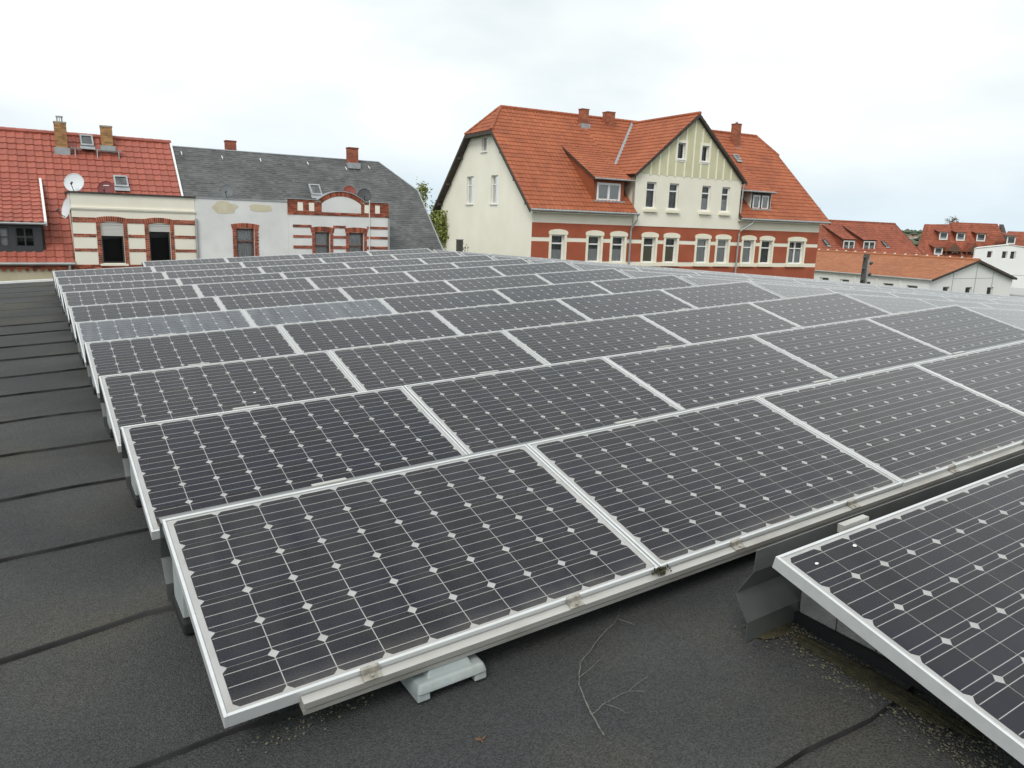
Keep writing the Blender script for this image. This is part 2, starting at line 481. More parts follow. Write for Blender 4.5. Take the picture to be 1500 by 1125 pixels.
def bricks(mb, a0, a1, b0, b1, fn, L=0.25, H=0.072, proud=0.014, gap=0.011, vertical=False):
    """real bricks laid in courses; fn(a, b, e): e = proud of the wall"""
    rows = max(1, round((b1 - b0) / H))
    h = (b1 - b0) / rows
    for r in range(rows):
        a = a0 - (L / 2 if r % 2 else 0)
        while a < a1 - 0.01:
            p, q = max(a, a0), min(a + L, a1)
            if q - p > 0.03:
                x0, x1, z0, z1 = p + gap / 2, q - gap / 2, b0 + r * h + gap / 2, b0 + (r + 1) * h - gap / 2
                e = proud * random.uniform(0.8, 1.1)
                mb.add([fn(x0, z0, 0), fn(x1, z0, 0), fn(x1, z1, 0), fn(x0, z1, 0), fn(x0, z0, e), fn(x1, z0, e), fn(x1, z1, e), fn(x0, z1, e)],
                       [(4, 5, 6, 7), (0, 1, 5, 4), (1, 2, 6, 5), (2, 3, 7, 6), (3, 0, 4, 7)], random.random())
            a += L
    return mb
def window(root, a0, a1, b0, b1, fn, frame='white_frame', depth=0.12, fw=0.07, transom=None, mullion=False, curtain=None, sill=True, interior='interior', sill_mat='white_frame', lower=None, back=0.22):
    """frame (with transom / mullion) > panes, interior, curtain, sill; fn(a, b, e): e = depth into the wall"""
    def bx(mb, x0, x1, z0, z1, e0, e1):
        return mb.hexa([fn(x0, z0, e0), fn(x1, z0, e0), fn(x1, z0, e1), fn(x0, z0, e1)], [fn(x0, z1, e0), fn(x1, z1, e0), fn(x1, z1, e1), fn(x0, z1, e1)])
    mb = MB()
    e0, e1 = depth - 0.04, depth + 0.03
    bx(mb, a0, a0 + fw, b0, b1, e0, e1); bx(mb, a1 - fw, a1, b0, b1, e0, e1)
    bx(mb, a0 + fw, a1 - fw, b0, b0 + fw, e0, e1); bx(mb, a0 + fw, a1 - fw, b1 - fw, b1, e0, e1)
    ia0, ia1, ib0, ib1 = a0 + fw, a1 - fw, b0 + fw, b1 - fw
    rowsb = [(ib0, ib1)]
    if transom:
        tz = b0 + (b1 - b0) * transom
        bx(mb, ia0, ia1, tz - fw * 0.45, tz + fw * 0.45, e0 - 0.012, e1)
        rowsb = [(ib0, tz - fw * 0.45), (tz + fw * 0.45, ib1)]
    colsa = [(ia0, ia1)]
    if mullion:
        cx = (a0 + a1) / 2
        bx(mb, cx - fw * 0.55, cx + fw * 0.55, ib0, ib1, e0 - 0.006, e1)
        colsa = [(ia0, cx - fw * 0.55), (cx + fw * 0.55, ia1)]
    w = mb.build('window', frame, root)
    for (x0, x1) in colsa:
        for (z0, z1) in rowsb:
            MB().add([fn(x0, z0, depth + 0.01), fn(x1, z0, depth + 0.01), fn(x1, z1, depth + 0.01), fn(x0, z1, depth + 0.01)], [(0, 1, 2, 3)]).build('pane', 'window_glass', w)
    MB().add([fn(a0, b0, depth + back), fn(a1, b0, depth + back), fn(a1, b1, depth + back), fn(a0, b1, depth + back)], [(0, 1, 2, 3)]).build('interior', interior, w)
    if curtain:
        z1c = b0 + (b1 - b0) * (lower if lower else 1.0)
        k = MB()
        n = 14
        for i in range(n):
            p, q = a0 + (a1 - a0) * i / n, a0 + (a1 - a0) * (i + 1) / n
            ep, eq = depth + back * .4 + back * .14 * (i % 2), depth + back * .4 + back * .14 * ((i + 1) % 2)
            k.add([fn(p, b0, ep), fn(q, b0, eq), fn(q, z1c, eq), fn(p, z1c, ep)], [(0, 1, 2, 3)])
        k.build('curtain', curtain, w)
    if sill:
        s = MB()
        bx(s, a0 - 0.06, a1 + 0.06, b0 - 0.06, b0 - 0.003, -0.07, depth - 0.042)
        s.build('sill', sill_mat, w)
    return w
def tile_profile(kind):
    if kind == 'pantile':
        return [(0.0, 0.0), (0.18, 0.004), (0.45, 0.004), (0.62, 0.018), (0.78, 0.034), (0.92, 0.020), (1.0, 0.0)]
    if kind == 'flat':
        return [(0.0, 0.008), (0.08, 0.0), (0.92, 0.0), (1.0, 0.008)]
    return [(0.0, 0.0), (0.03, 0.0), (0.97, 0.0), (1.0, 0.0)]
def one_tile(pw, ph, kind, thick=0.028):
    """a tile in its own frame: a right, b up the slope, c out of the roof"""
    pr = tile_profile(kind)
    n = len(pr)
    v = [(x * pw, ph * 1.04, h + 0.002) for x, h in pr] + [(x * pw, 0, h + thick) for x, h in pr] + [(x * pw, 0, h - 0.004) for x, h in pr]
    f = [(i, i + 1, n + i + 1, n + i) for i in range(n - 1)] + [(n + i, n + i + 1, 2 * n + i + 1, 2 * n + i) for i in range(n - 1)]
    return v, f
def roof_tiles(poly3, eave_dir, pw, ph, kind, tint_skip=None, thick=0.028, jitter=0.003):
    """cover a planar convex polygon with tiles, cut at its edges; returns MB. poly3 in 3-D, eave_dir along the courses"""
    P = [Vector(p) for p in poly3]
    u = Vector(eave_dir).normalized()
    nrm = (P[1] - P[0]).cross(P[2] - P[0]).normalized()
    if nrm.z < 0: nrm = -nrm
    w = nrm.cross(u).normalized()
    if w.z < 0: w = -w
    flip = u.cross(w).dot(nrm) < 0
    o = min(P, key=lambda p: p.dot(w))
    q = [((p - o).dot(u), (p - o).dot(w)) for p in P]
    a0, a1, b0, b1 = min(x for x, _ in q), max(x for x, _ in q), min(y for _, y in q), max(y for _, y in q)
    tv, tf = one_tile(pw, ph, kind, thick)
    mb = MB()
    ar = sum(q[i][0] * q[(i + 1) % len(q)][1] - q[(i + 1) % len(q)][0] * q[i][1] for i in range(len(q)))
    Q = q if ar > 0 else q[::-1]
    def dist(x, y):       # signed distance outside
        d = -1e9
        for k in range(len(Q)):
            p, r = Q[k], Q[(k + 1) % len(Q)]
            e = (r[0] - p[0], r[1] - p[1]); l = math.hypot(*e)
            if l < 1e-6: continue
            d = max(d, ((x - p[0]) * e[1] - (y - p[1]) * e[0]) / l)
        return d
    nb = int(math.ceil((b1 - b0) / ph)); na = int(math.ceil((a1 - a0) / pw))
    planes = []
    for k in range(len(Q)):
        p, r = Q[k], Q[(k + 1) % len(Q)]
        e = (r[0] - p[0], r[1] - p[1]); l = math.hypot(*e)
        if l > 1e-6: planes.append((e[1] / l, -e[0] / l, (p[0] * e[1] - p[1] * e[0]) / l))
    rad = math.hypot(pw, ph)
    for j in range(nb):
        for i in range(na):
            ca, cb = a0 + i * pw, b0 + j * ph
            d = dist(ca + pw / 2, cb + ph / 2)
            if d > rad / 2: continue
            jz = random.uniform(-jitter, jitter)
            pts = [(ca + x, cb + y, c + jz) for x, y, c in tv]
            tint = random.random()
            if d < -rad / 2:
                mb.add([o + u * x + w * y + nrm * c for x, y, c in pts], [f if not flip else f[::-1] for f in tf], tint)
            else:
                for f in tf:
                    poly = [pts[k] for k in f]
                    for (pa, pb, pc) in planes:
                        out = []
                        for k in range(len(poly)):
                            s, t = poly[k], poly[(k + 1) % len(poly)]
                            ds, dt = pa * s[0] + pb * s[1] - pc, pa * t[0] + pb * t[1] - pc
                            if ds <= 0: out.append(s)
                            if ds * dt < 0:
                                kk = ds / (ds - dt)
                                out.append(tuple(s[m] + (t[m] - s[m]) * kk for m in range(3)))
                        poly = out
                        if len(poly) < 3: break
                    if len(poly) >= 3:
                        mb.add([o + u * x + w * y + nrm * c for x, y, c in poly], [tuple(range(len(poly))) if not flip else tuple(range(len(poly)))[::-1]], tint)
    return mb
def slab(poly3, thick=0.12, drop=0.006):
    """closed roof deck under the covering"""
    P = [Vector(p) for p in poly3]
    nrm = (P[1] - P[0]).cross(P[2] - P[0]).normalized()
    if nrm.z < 0: nrm = -nrm
    n = len(P)
    return MB().add([p - nrm * drop for p in P] + [p - nrm * (drop + thick) for p in P],
                    [tuple(range(n)), tuple(range(2 * n - 1, n - 1, -1))] + [(i, i + n, (i + 1) % n + n, (i + 1) % n) for i in range(n)])
def ridge_caps(p, q, mb, r=0.11, step=0.38):
    p, q = Vector(p), Vector(q)
    n = max(1, round((q - p).length / step))
    for i in range(n):
        a, b = p.lerp(q, i / n), p.lerp(q, (i + 1.08) / n)
        mb.tube([a, b], [r, r * 1.12], 8, random.random())
    return mb
def chimney(root_roof, x0, x1, y0, y1, z0, z1, material, cap=True, lead=None, brickH=0.075):
    """brick shaft of real courses on a mortar core > cap, flashing"""
    mb = MB()
    m = 0.006
    core = MB().box(x0 + m, x1 - m, y0 + m, y1 - m, z0, z1)
    c = core.build('chimney', 'mortar', root_roof)
    bricks(mb, x0, x1, z0, z1, lambda a, b, e: (a, y0 - e + m, b), 0.24, brickH, 0.012)
    bricks(mb, x0, x1, z0, z1, lambda a, b, e: (a, y1 + e - m, b), 0.24, brickH, 0.012)
    bricks(mb, y0, y1, z0, z1, lambda a, b, e: (x0 - e + m, a, b), 0.24, brickH, 0.012)
    bricks(mb, y0, y1, z0, z1, lambda a, b, e: (x1 + e - m, a, b), 0.24, brickH, 0.012)
    mb.build('brickwork', material, c, tints=True, kind='stuff')
    if cap:
        MB().box(x0 - 0.022, x1 + 0.022, y0 - 0.022, y1 + 0.022, z1, z1 + 0.06).build('chimney_cap', material if cap == 'brick' else 'mortar', c)
    if lead:
        MB().box(x0 - 0.07, x1 + 0.07, y0 - 0.12, y1 + 0.02, lead[0], lead[1]).build('flashing', 'lead', c)
    return c

ORD = ['first', 'second', 'third', 'fourth', 'fifth', 'sixth', 'seventh', 'eighth', 'ninth', 'tenth', 'eleventh', 'twelfth', 'thirteenth']

# ================================================================== ground and hill
g = MB()
g.add([(-2500, -2500, GROUND), (2500, -2500, GROUND), (2500, 2500, GROUND), (-2500, 2500, GROUND)], [(0, 1, 2, 3)])
o = g.build('ground', 'meadow'); o['kind'] = 'structure'
g = MB()
g.add([(-60, 16.5, GROUND + .004), (60, 16.5, GROUND + .004), (60, 27.5, GROUND + .004), (-60, 27.5, GROUND + .004)], [(0, 1, 2, 3)])
o = g.build('road', 'asphalt'); o['kind'] = 'structure'
g = MB()
g.box(-60, 60, 27.5, 29.9, GROUND - 0.2, GROUND + 0.12)
o = g.build('pavement', 'concrete'); o['kind'] = 'structure'
# hill: a long low rise beyond the town
HA = math.atan2(0.49, 0.87)
def hill_z(r, a):
    k = max(0.0, min(1.0, (r - 330) / 620))
    return GROUND - 0.5 + 13.5 * (3 * k * k - 2 * k ** 3) * (0.93 + 0.10 * math.sin(a * 9) + 0.07 * math.sin(a * 23 + 1))
g = MB()
na, nr = 60, 16
for i in range(na + 1):
    a = HA - 0.9 + 1.8 * i / na
    for j in range(nr + 1):
        r = 320 + 1000 * j / nr
        g.v.append((r * math.cos(a), r * math.sin(a), hill_z(r, a)))
for i in range(na):
    for j in range(nr):
        k = i * (nr + 1) + j
        g.f.append((k, k + nr + 1, k + nr + 2, k + 1)); g.t.append(0.5)
o = g.build('hill', 'meadow', smooth=True); o['kind'] = 'structure'
g = MB()
for k in range(900):
    a = HA + random.uniform(-0.35, 0.35)
    r = random.choice([random.uniform(820, 960), random.uniform(430, 960)])
    z = hill_z(r, a)
    s = random.uniform(1.0, 2.2)
    c = Vector((r * math.cos(a), r * math.sin(a), z + s * 0.6))
    vs = [c + Vector((random.uniform(.8, 1.3) * s * math.cos(t) * 1.5, random.uniform(.8, 1.3) * s * math.sin(t) * 1.5, 0)) for t in [x * math.pi / 3 for x in range(6)]]
    vs += [c + Vector((random.uniform(-.4, .4), random.uniform(-.4, .4), s * random.uniform(.7, 1.2))), c - Vector((0, 0, s))]
    g.add(vs, [(i, (i + 1) % 6, 6) for i in range(6)] + [((i + 1) % 6, i, 7) for i in range(6)], random.random())
o = g.build('hillside_wood', 'forest', tints=True, kind='stuff')
tag(o, 'far green wood scattered over the distant hillside', 'wood')
def far_house(r, a, s, rot):
    z = hill_z(r, a)
    t = thing('far_house', 'tiny pale house on the distant wooded hillside', 'house', (r * math.cos(a), r * math.sin(a), z), rot, 'houses on the distant hillside')
    MB().box(-4 * s, 4 * s, -3 * s, 3 * s, -1, 2.6 * s).build('wall', 'far_wall', t)
    MB().prism([(-3.4 * s, 2.6 * s), (3.4 * s, 2.6 * s), (0, 5 * s)], -4.3 * s, 4.3 * s, lambda y, zz, x: (x, y, zz)).build('roof', 'far_roof', t)
for k in range(22):
    far_house(random.uniform(430, 720), HA + random.uniform(-0.028, 0.034), random.uniform(0.28, 0.45), random.uniform(0, 3))

# ================================================================== the flat roof with the array
PITCH, QFALL = R(3.027), R(3.3)
R1 = Vector((math.cos(PITCH), 0, math.sin(PITCH))); N1 = Vector((-math.sin(PITCH), 0, math.cos(PITCH)))
R2 = Vector((math.cos(QFALL), 0, -math.sin(QFALL))); N2 = Vector((math.sin(QFALL), 0, math.cos(QFALL)))
O1, O2 = Vector((0, 0, 0)), Vector((8.34, 0, 0.41))
YV = Vector((0, 1, 0))
TILT = R(14.3)
HROOF = 0.425
def rp(block, x, y, h):
    return (O1 + R1 * x + YV * y + N1 * h) if block == 1 else (O2 + R2 * x + YV * y + N2 * h)
RX0, RX1, RY0, RY1, RIDGE = -7.0, 28.0, -5.0, 16.05, 8.26
def roof_z(x, y=0):
    zr = RIDGE * math.tan(PITCH) - HROOF / math.cos(PITCH)
    return x * math.tan(PITCH) - HROOF / math.cos(PITCH) if x < RIDGE else zr - (x - RIDGE) * math.tan(QFALL)
rb = MB()
pf = [(RX0, GROUND - 0.3), (RX1, GROUND - 0.3), (RX1, roof_z(RX1) - 0.02), (RIDGE, roof_z(RIDGE) - 0.02), (RX0, roof_z(RX0) - 0.02)]
rb.prism(pf, RY0, RY1 - 0.02, lambda a, b, e: (a, e, b))
flat_roof = rb.build('flat_roof', 'felt'); flat_roof['kind'] = 'structure'
def wob(x, k, amp):
    return amp * (mnoise.noise(Vector((x * 1.6, k * 7.3, 0.2))) + 0.5 * mnoise.noise(Vector((x * 4.7, k * 3.1, 4.2))))
seams = [-5.0, -3.75, -2.8, -1.83, -0.84, -0.02, 0.90, 1.76, 2.64, 3.54, 4.48, 5.34, 6.28, 7.16, 8.11, 9.0, 9.93, 10.86, 11.8, 12.7, 13.6, 14.6, 15.8]
seams = [-5.0] + [-2.96 + (y + 2.96) * 1.0165 for y in seams[1:-1]] + [RY1]
def felt(block):
    xs = ([RX0 + (RIDGE - RX0) * i / 110 for i in range(111)]) if block == 1 else ([RIDGE + (RX1 - RIDGE) * i / 60 for i in range(61)])
    for k in range(len(seams) - 1):
        m = MB()
        ny = 5
        ampa = 0.085 if k == 5 else (0.05 if k == 4 else 0.034)
        ampb = 0.085 if k == 4 else (0.05 if k == 3 else 0.034)
        for x in xs:
            ya = seams[k] + (wob(x, k, ampa) if k else 0)
            yb = seams[k + 1] + (wob(x, k + 1, ampb) + 0.08 if k < len(seams) - 2 else 0)
            for j in range(ny + 1):
                f = j / ny
                y = ya + (yb - ya) * f
                z = roof_z(x) + (0.0145 - 0.0125 * f if k < 14 else 0.0105 - 0.0055 * f) + 0.004 * mnoise.noise(Vector((x * 1.1, y * 1.3, k)))
                m.v.append((x, y, z))
            m.v.append((x, ya - 0.001, roof_z(x) + 0.001))
        q = ny + 2
        for i in range(len(xs) - 1):
            for j in range(ny):
                a = i * q + j
                m.f.append((a, a + q, a + q + 1, a + 1)); m.t.append(.5)
            m.f.append((i * q + ny + 1, (i + 1) * q + ny + 1, (i + 1) * q, i * q)); m.t.append(.5)
        sh = m.build('felt_sheet', 'felt', flat_roof)
        if k and k < 16:
            b = MB()
            for i, x in enumerate(xs):
                y = seams[k] + wob(x, k, ampa)
                w = 0.0012 + (0.0095 if k < 9 else 0.006) * abs(mnoise.noise(Vector((x * 2.3, k * 1.7, 9)))) + (0.006 if k == 5 else 0)
                b.v += [(x, y - w, roof_z(x) + 0.004), (x, y - w * 0.3, roof_z(x) + 0.0165), (x, y + w * 0.5, roof_z(x) + 0.0205)]
            for i in range(len(xs) - 1):
                for j in range(2):
                    b.f.append((i * 3 + j, i * 3 + 3 + j, i * 3 + 4 + j, i * 3 + 1 + j)); b.t.append(.5)
            b.build('bitumen_seam', 'bitumen', sh)
felt(1); felt(2)
m = MB()
for (xa, xb) in ((RX0, RIDGE), (RIDGE, RX1)):
    za, zb = roof_z(xa), roof_z(xb)
    m.hexa([(xa, RY1 - 0.06, za - .25), (xb, RY1 - 0.06, zb - .25), (xb, RY1 + 0.03, zb - .25), (xa, RY1 + 0.03, za - .25)],
           [(xa, RY1 - 0.06, za + .05), (xb, RY1 - 0.06, zb + .05), (xb, RY1 + 0.03, zb + .05), (xa, RY1 + 0.03, za + .05)])
m.build('edge_trim', 'white_trim', flat_roof)

# ------------------------------------------------------------------ solar panels
PL, PW, PITX, CP = 1.638, 0.99, 1.645, 0.1575
MU, MV = (PL - 10 * CP) / 2, (PW - 6 * CP) / 2
ROWS = 1.4588
def frame_mesh():
    m = MB(); d = 0.046; w = 0.011
    def bar(x0, x1, y0, y1): m.box(x0, x1, y0, y1, -d, 0)
    bar(0, w, -PW, 0); bar(PL - w, PL, -PW, 0); bar(w, PL - w, -w, -0.0001); bar(w, PL - w, -PW + 0.0001, -PW + w)
    me = m.mesh('frame', 'aluminium')
    bm = bmesh.new(); bm.from_mesh(me)
    bmesh.ops.bevel(bm, geom=bm.edges[:], offset=0.0012, segments=1, affect='EDGES')
    bm.to_mesh(me); bm.free()
    return me
FRAME = frame_mesh()
BACK = MB().box(0.008, PL - 0.008, -PW + 0.008, -0.008, -0.010, -0.0062).mesh('backsheet', 'backsheet')
def glass_mesh(mt):
    return MB().add([(0.010, -PW + 0.010, -0.0022), (PL - 0.010, -PW + 0.010, -0.0022), (PL - 0.010, -0.010, -0.0022), (0.010, -0.010, -0.0022)], [(0, 1, 2, 3)]).mesh('glass', mt)
GLASS, GLASS_M = glass_mesh('solar_glass'), glass_mesh('solar_glass_sky_tint')
ch, hw = 0.0165, CP / 2 - 0.0014
hx, hw = CP / 2 - 0.0018, CP / 2 - 0.0011
OCT = [(-hx + ch, -hw), (hx - ch, -hw), (hx, -hw + ch), (hx, hw - ch), (hx - ch, hw), (-hx + ch, hw), (-hx, hw - ch), (-hx, -hw + ch)]
CELL = MB().prism(OCT, 0.0, 0.0007, lambda a, b, e: (a, b, e)).mesh('cell', 'cell')
def cells_joined():
    m = MB()
    for i in range(10):
        for j in range(6):
            cx, cy = MU + (i + .5) * CP, -(MV + (j + .5) * CP)
            m.add([(cx + a, cy + b, -0.0047) for a, b in OCT], [tuple(range(8))])
    return m.mesh('cells', 'cell')
CELLS = cells_joined()
def bus_mesh():
    m = MB()
    for j in range(6):
        for k in (1 / 6, .5, 5 / 6):
            y = -(MV + (j + k) * CP)
            m.add([(MU + .004, y - .0012, -0.0040), (PL - MU - .004, y - .0012, -0.0040), (PL - MU - .004, y + .0012, -0.0040), (MU + .004, y + .0012, -0.0040)], [(0, 1, 2, 3)])
    return m.mesh('busbars', 'busbar')
BUS = bus_mesh()
def link(name, me, parent, loc=(0, 0, 0), kind=None):
    o = bpy.data.objects.new(name, me); COL.objects.link(o); o.parent = parent; o.location = loc
    if kind: o['kind'] = kind
    return o
ROW_DH = {3: 0.017, 6: 0.03}
def panel(block, row, idx, label, group, full, skylit=False, dx=0.0):
    t = TILT + random.uniform(-0.0035, 0.0035)
    rr, nn = (R1, N1) if block == 1 else (R2, N2)
    v = YV * math.cos(t) + nn * math.sin(t)
    mm = rr.cross(v)
    mw = Matrix((rr, v, mm)).transposed().to_4x4()
    loc = rp(block, idx * PITX + 0.003 + dx, row * ROWS + random.uniform(-.004, .004), ROW_DH.get(row, 0) + random.uniform(-.002, .002))
    e = thing('solar_panel', label, 'solar panel', group=group)
    e.rotation_euler = mw.to_euler()
    e.location = loc
    link('frame', FRAME, e); link('backsheet', BACK, e); link('glass', GLASS_M if skylit else GLASS, e)
    link('busbars', BUS, e, kind='stuff')
    if full:
        for i in range(10):
            for j in range(6):
                link('cell', CELL, e, (MU + (i + .5) * CP, -(MV + (j + .5) * CP), -0.0053))
    else:
        link('cells', CELLS, e, kind='stuff')
    return e
NEARROWS = {-1: 'row beside the concrete ballast', 0: 'front row above the grey plastic foot'}
for row in range(-1, 11):
    idxs = range(1, 3) if row == -1 else (range(1, 5) if row == 10 else range(0, 5))
    for i in idxs:
        pos = ORD[i if row not in (-1, 10) else i - 1]
        if row == -1: lab = '%s dark solar panel in the short row beside the concrete ballast blocks' % pos
        elif row == 0: lab = '%s dark solar panel from the bare felt, row above the grey plastic foot' % pos
        elif row == 4 and i < 2: lab = '%s milky blue-grey panel from the bare felt in the pale-ended row' % pos
        elif row == 10: lab = '%s solar panel in the shortened last row below the house fronts' % pos
        else: lab = '%s solar panel from the bare felt, %s row behind the plastic foot row' % (pos, ORD[row - 1])
        panel(1, row, i, lab, 'solar panels on the near roof slope', row <= 4, row == 4 and i < 2, 0.035 if row == -1 else 0.0)
NB2 = {1: 2, 2: 4, 3: 6, 4: 8, 5: 9, 6: 11, 7: 11, 8: 11, 9: 11, 10: 11}
for row, n in NB2.items():
    for i in range(n):
        panel(2, row, i, '%s sky-grey solar panel beyond the ridge gap, %s row behind the plastic foot row' % (ORD[i], ORD[row - 1]), 'solar panels on the far roof slope', False)

# ------------------------------------------------------------------ rails, clamps, deflectors, feet
def row_name(row):
    return 'the short row by the concrete blocks' if row == -1 else ('the plastic foot row' if row == 0 else 'the %s row behind the plastic foot row' % ORD[row - 1])
def pv(block, row, u, w, h):
    """a point in the panel plane of a row: u along, w down from the high edge, h out of the plane"""
    rr, nn = (R1, N1) if block == 1 else (R2, N2)
    v = YV * math.cos(TILT) + nn * math.sin(TILT)
    return rp(block, u, row * ROWS, ROW_DH.get(row, 0)) - v * w + rr.cross(v) * h
def rail_low(block, row, u0, u1):
    base = pv(block, row, u0, 1.0, -0.06)
    t = thing('mounting_rail', 'aluminium rail below %s%s' % (row_name(row), '' if block == 1 else ' past the ridge'), 'rail', base, group='low edge rails')
    def P(u, w, h): return pv(block, row, u, w, h) - base
    m = MB()
    prof = [(0.972, -0.047), (0.972, -0.068), (1.022, -0.068), (1.022, -0.052), (1.016, -0.052), (1.016, -0.043), (1.025, -0.043), (1.025, -0.019), (0.994, -0.019), (0.994, -0.047)]
    m.prism(prof, u0, u1, lambda a, b, e: P(e, a, b))
    m.build('rail_profile', 'rail_metal', t)
    if row <= 1 and block == 1:
        k = 0
        while k < 5:
            for du in (0.43, 1.22):
                u = k * PITX + du + random.uniform(-.02, .02)
                if u0 < u < u1:
                    c = MB()
                    c.prism([(0.984, 0.0012), (0.9905, 0.0012), (0.9925, -0.008), (0.9985, -0.0185), (1.0265, -0.0185), (1.0265, -0.0145), (1.002, -0.0135), (0.996, 0.0030), (0.984, 0.0034)], u - .030, u + .030, lambda a, b, e: P(e, a, b))
                    cl = c.build('clamp', 'clamp_metal', t)
                    b = MB(); b.tube([P(u, 1.014, -0.018), P(u, 1.014, -0.008)], 0.006, 6)
                    b.build('bolt', 'clamp_metal', cl)
            k += 1
    return t
def deflector(block, row, u0, u1):
    base = rp(block, u0, row * ROWS + 0.1, -HROOF + 0.02)
    t = thing('wind_deflector', 'galvanised sheet behind %s%s' % (row_name(row), '' if block == 1 else ' past the ridge'), 'wind deflector', base, group='wind deflector sheets')
    dh = ROW_DH.get(row, 0)
    prof = ([] if row == -1 else [(0.012, -0.022)]) + [(0.105 if row == -1 else 0.078, -0.034 if row == -1 else -0.024), (0.112, -0.12), (0.185, -0.235), (0.125, -0.325), (0.128, -0.405)]
    th = 0.0025
    m = MB()
    for (a, b), (c, d) in zip(prof[:-1], prof[1:]):
        L = math.hypot(c - a, d - b); nx, nz = -(d - b) / L * th, (c - a) / L * th
        q = [(a, b), (c, d), (c + nx, d + nz), (a + nx, b + nz)]
        m.prism(q, u0, u1, lambda y, h, e: rp(block, e, row * ROWS + y, h + dh) - base)
    m.build('bent_sheet', 'steel_sheet', t)
    if row <= 3:
        u = u0 + (0.36 if row == -1 else 0.59)
        while u < u1 - .2:
            k = MB()
            y0 = row * ROWS
            p = lambda uu, yy, hh: rp(block, uu, y0 + yy, hh + dh) - base
            k.hexa([p(u, .020, -.031), p(u + .15, .020, -.031), p(u + .15, .046, -.031), p(u, .046, -.031)], [p(u, .020, .001), p(u + .15, .020, .001), p(u + .15, .046, .001), p(u, .046, .001)])
            k.build('rail_connector', 'rail_metal', t)
            u += PITX
    return t
for row in range(-1, 11):
    i0, i1 = (1, 3) if row == -1 else ((1, 5) if row == 10 else (0, 5))
    rail_low(1, row, i0 * PITX + 0.22, i1 * PITX - 0.03)
    deflector(1, row, i0 * PITX + (0.075 if row == -1 else 0.0), i1 * PITX - 0.03)
for row, n in NB2.items():
    rail_low(2, row, 0.1, n * PITX - .1)
    deflector(2, row, 0.06, n * PITX - .1)

tm = MB()
tb = pv(1, 0, 1.640, 1.0, -0.01)
for k in range(60):
    c = pv(1, 0, 1.640 + random.gauss(0, .022), 0.998 + random.uniform(-.012, .022), -0.012 + random.uniform(0, .012)) - tb
    r_ = random.uniform(.003, .007)
    tm.add([c + Vector(q) * r_ for q in ((1, 0, 0), (0, 1, 0), (-1, 0, 0), (0, -1, 0), (0, 0, 1), (0, 0, -1))], [(0, 1, 4), (1, 2, 4), (2, 3, 4), (3, 0, 4), (1, 0, 5), (2, 1, 5), (3, 2, 5), (0, 3, 5)])
o = tm.build('moss_tuft', 'moss', loc=tb, kind='stuff')
tag(o, 'small moss tuft at the rail where the first two front panels meet', 'moss')
def dropping(row, u, w, r_, label):
    c = pv(1, row, u, w, -0.0015)
    m = MB(); n = 9
    rr, nn = R1, N1
    v = YV * math.cos(TILT) + nn * math.sin(TILT); mm = rr.cross(v)
    ring = [rr * (r_ * (1 + .4 * random.random()) * math.cos(2 * math.pi * i / n)) + v * (r_ * .6 * (1 + .5 * random.random()) * math.sin(2 * math.pi * i / n)) for i in range(n)]
    m.add(ring + [q * .5 + mm * .002 for q in ring] + [mm * .0025], [(i, (i + 1) % n, n + (i + 1) % n, n + i) for i in range(n)] + [(n + i, n + (i + 1) % n, 2 * n) for i in range(n)])
    return tag(m.build('bird_dropping', 'white_trim', loc=c), label, 'dropping', 'bird droppings on the panels')
dropping(-1, 1.79, 0.085, .007, 'small white dropping nearer the corner of the short row panel')
dropping(-1, 2.01, 0.075, .008, 'white dropping near the rail connector of the short row panel')
dropping(2, 0.92, 0.55, .010, 'pale dropping in the second row behind the plastic foot row')
def rounded_box(x0, x1, y0, y1, z0, z1, bev, taper=0.0):
    m = MB()
    m.hexa([(x0, y0, z0), (x1, y0, z0), (x1, y1, z0), (x0, y1, z0)], [(x0 + taper, y0 + taper, z1), (x1 - taper, y0 + taper, z1), (x1 - taper, y1 - taper, z1), (x0 + taper, y1 - taper, z1)])
    me = m.mesh('tmp', 'foot_plastic')
    bm = bmesh.new(); bm.from_mesh(me)
    bmesh.ops.bevel(bm, geom=bm.edges[:], offset=bev, segments=3, affect='EDGES', profile=0.6)
    r = MB(); bm.verts.ensure_lookup_table()
    r.add([v.co[:] for v in bm.verts], [tuple(v.index for v in f.verts) for f in bm.faces])
    bm.free(); bpy.data.meshes.remove(me)
    return r
def place_on_roof(o, block, x, y, h):
    rr, nn = (R1, N1) if block == 1 else (R2, N2)
    o.rotation_euler = Matrix((rr, YV, nn)).transposed().to_euler()
    o.location = rp(block, x, y, h)
def low_foot(block, row, u, label):
    t = thing('plastic_foot', label, 'mounting foot', group='moulded mounting feet')
    place_on_roof(t, block, u, row * ROWS - 0.915, -HROOF + 0.016)
    rounded_box(-0.130, 0.130, -0.090, 0.080, 0.026, 0.062, 0.014, 0.010).build('base', 'foot_plastic', t, smooth=False)
    for sx in (-1, 1):
        rounded_box(min(sx * .128, sx * .082), max(sx * .128, sx * .082), -0.082, 0.072, 0.0, 0.034, 0.006, 0.001).build('skid', 'foot_plastic', t)
    rounded_box(-0.085, 0.085, -0.066, 0.060, 0.055, 0.104, 0.008, 0.020).build('neck', 'foot_plastic', t)
low_foot(1, 0, 0.705, 'grey moulded plastic foot under the front rail, beside the twig')
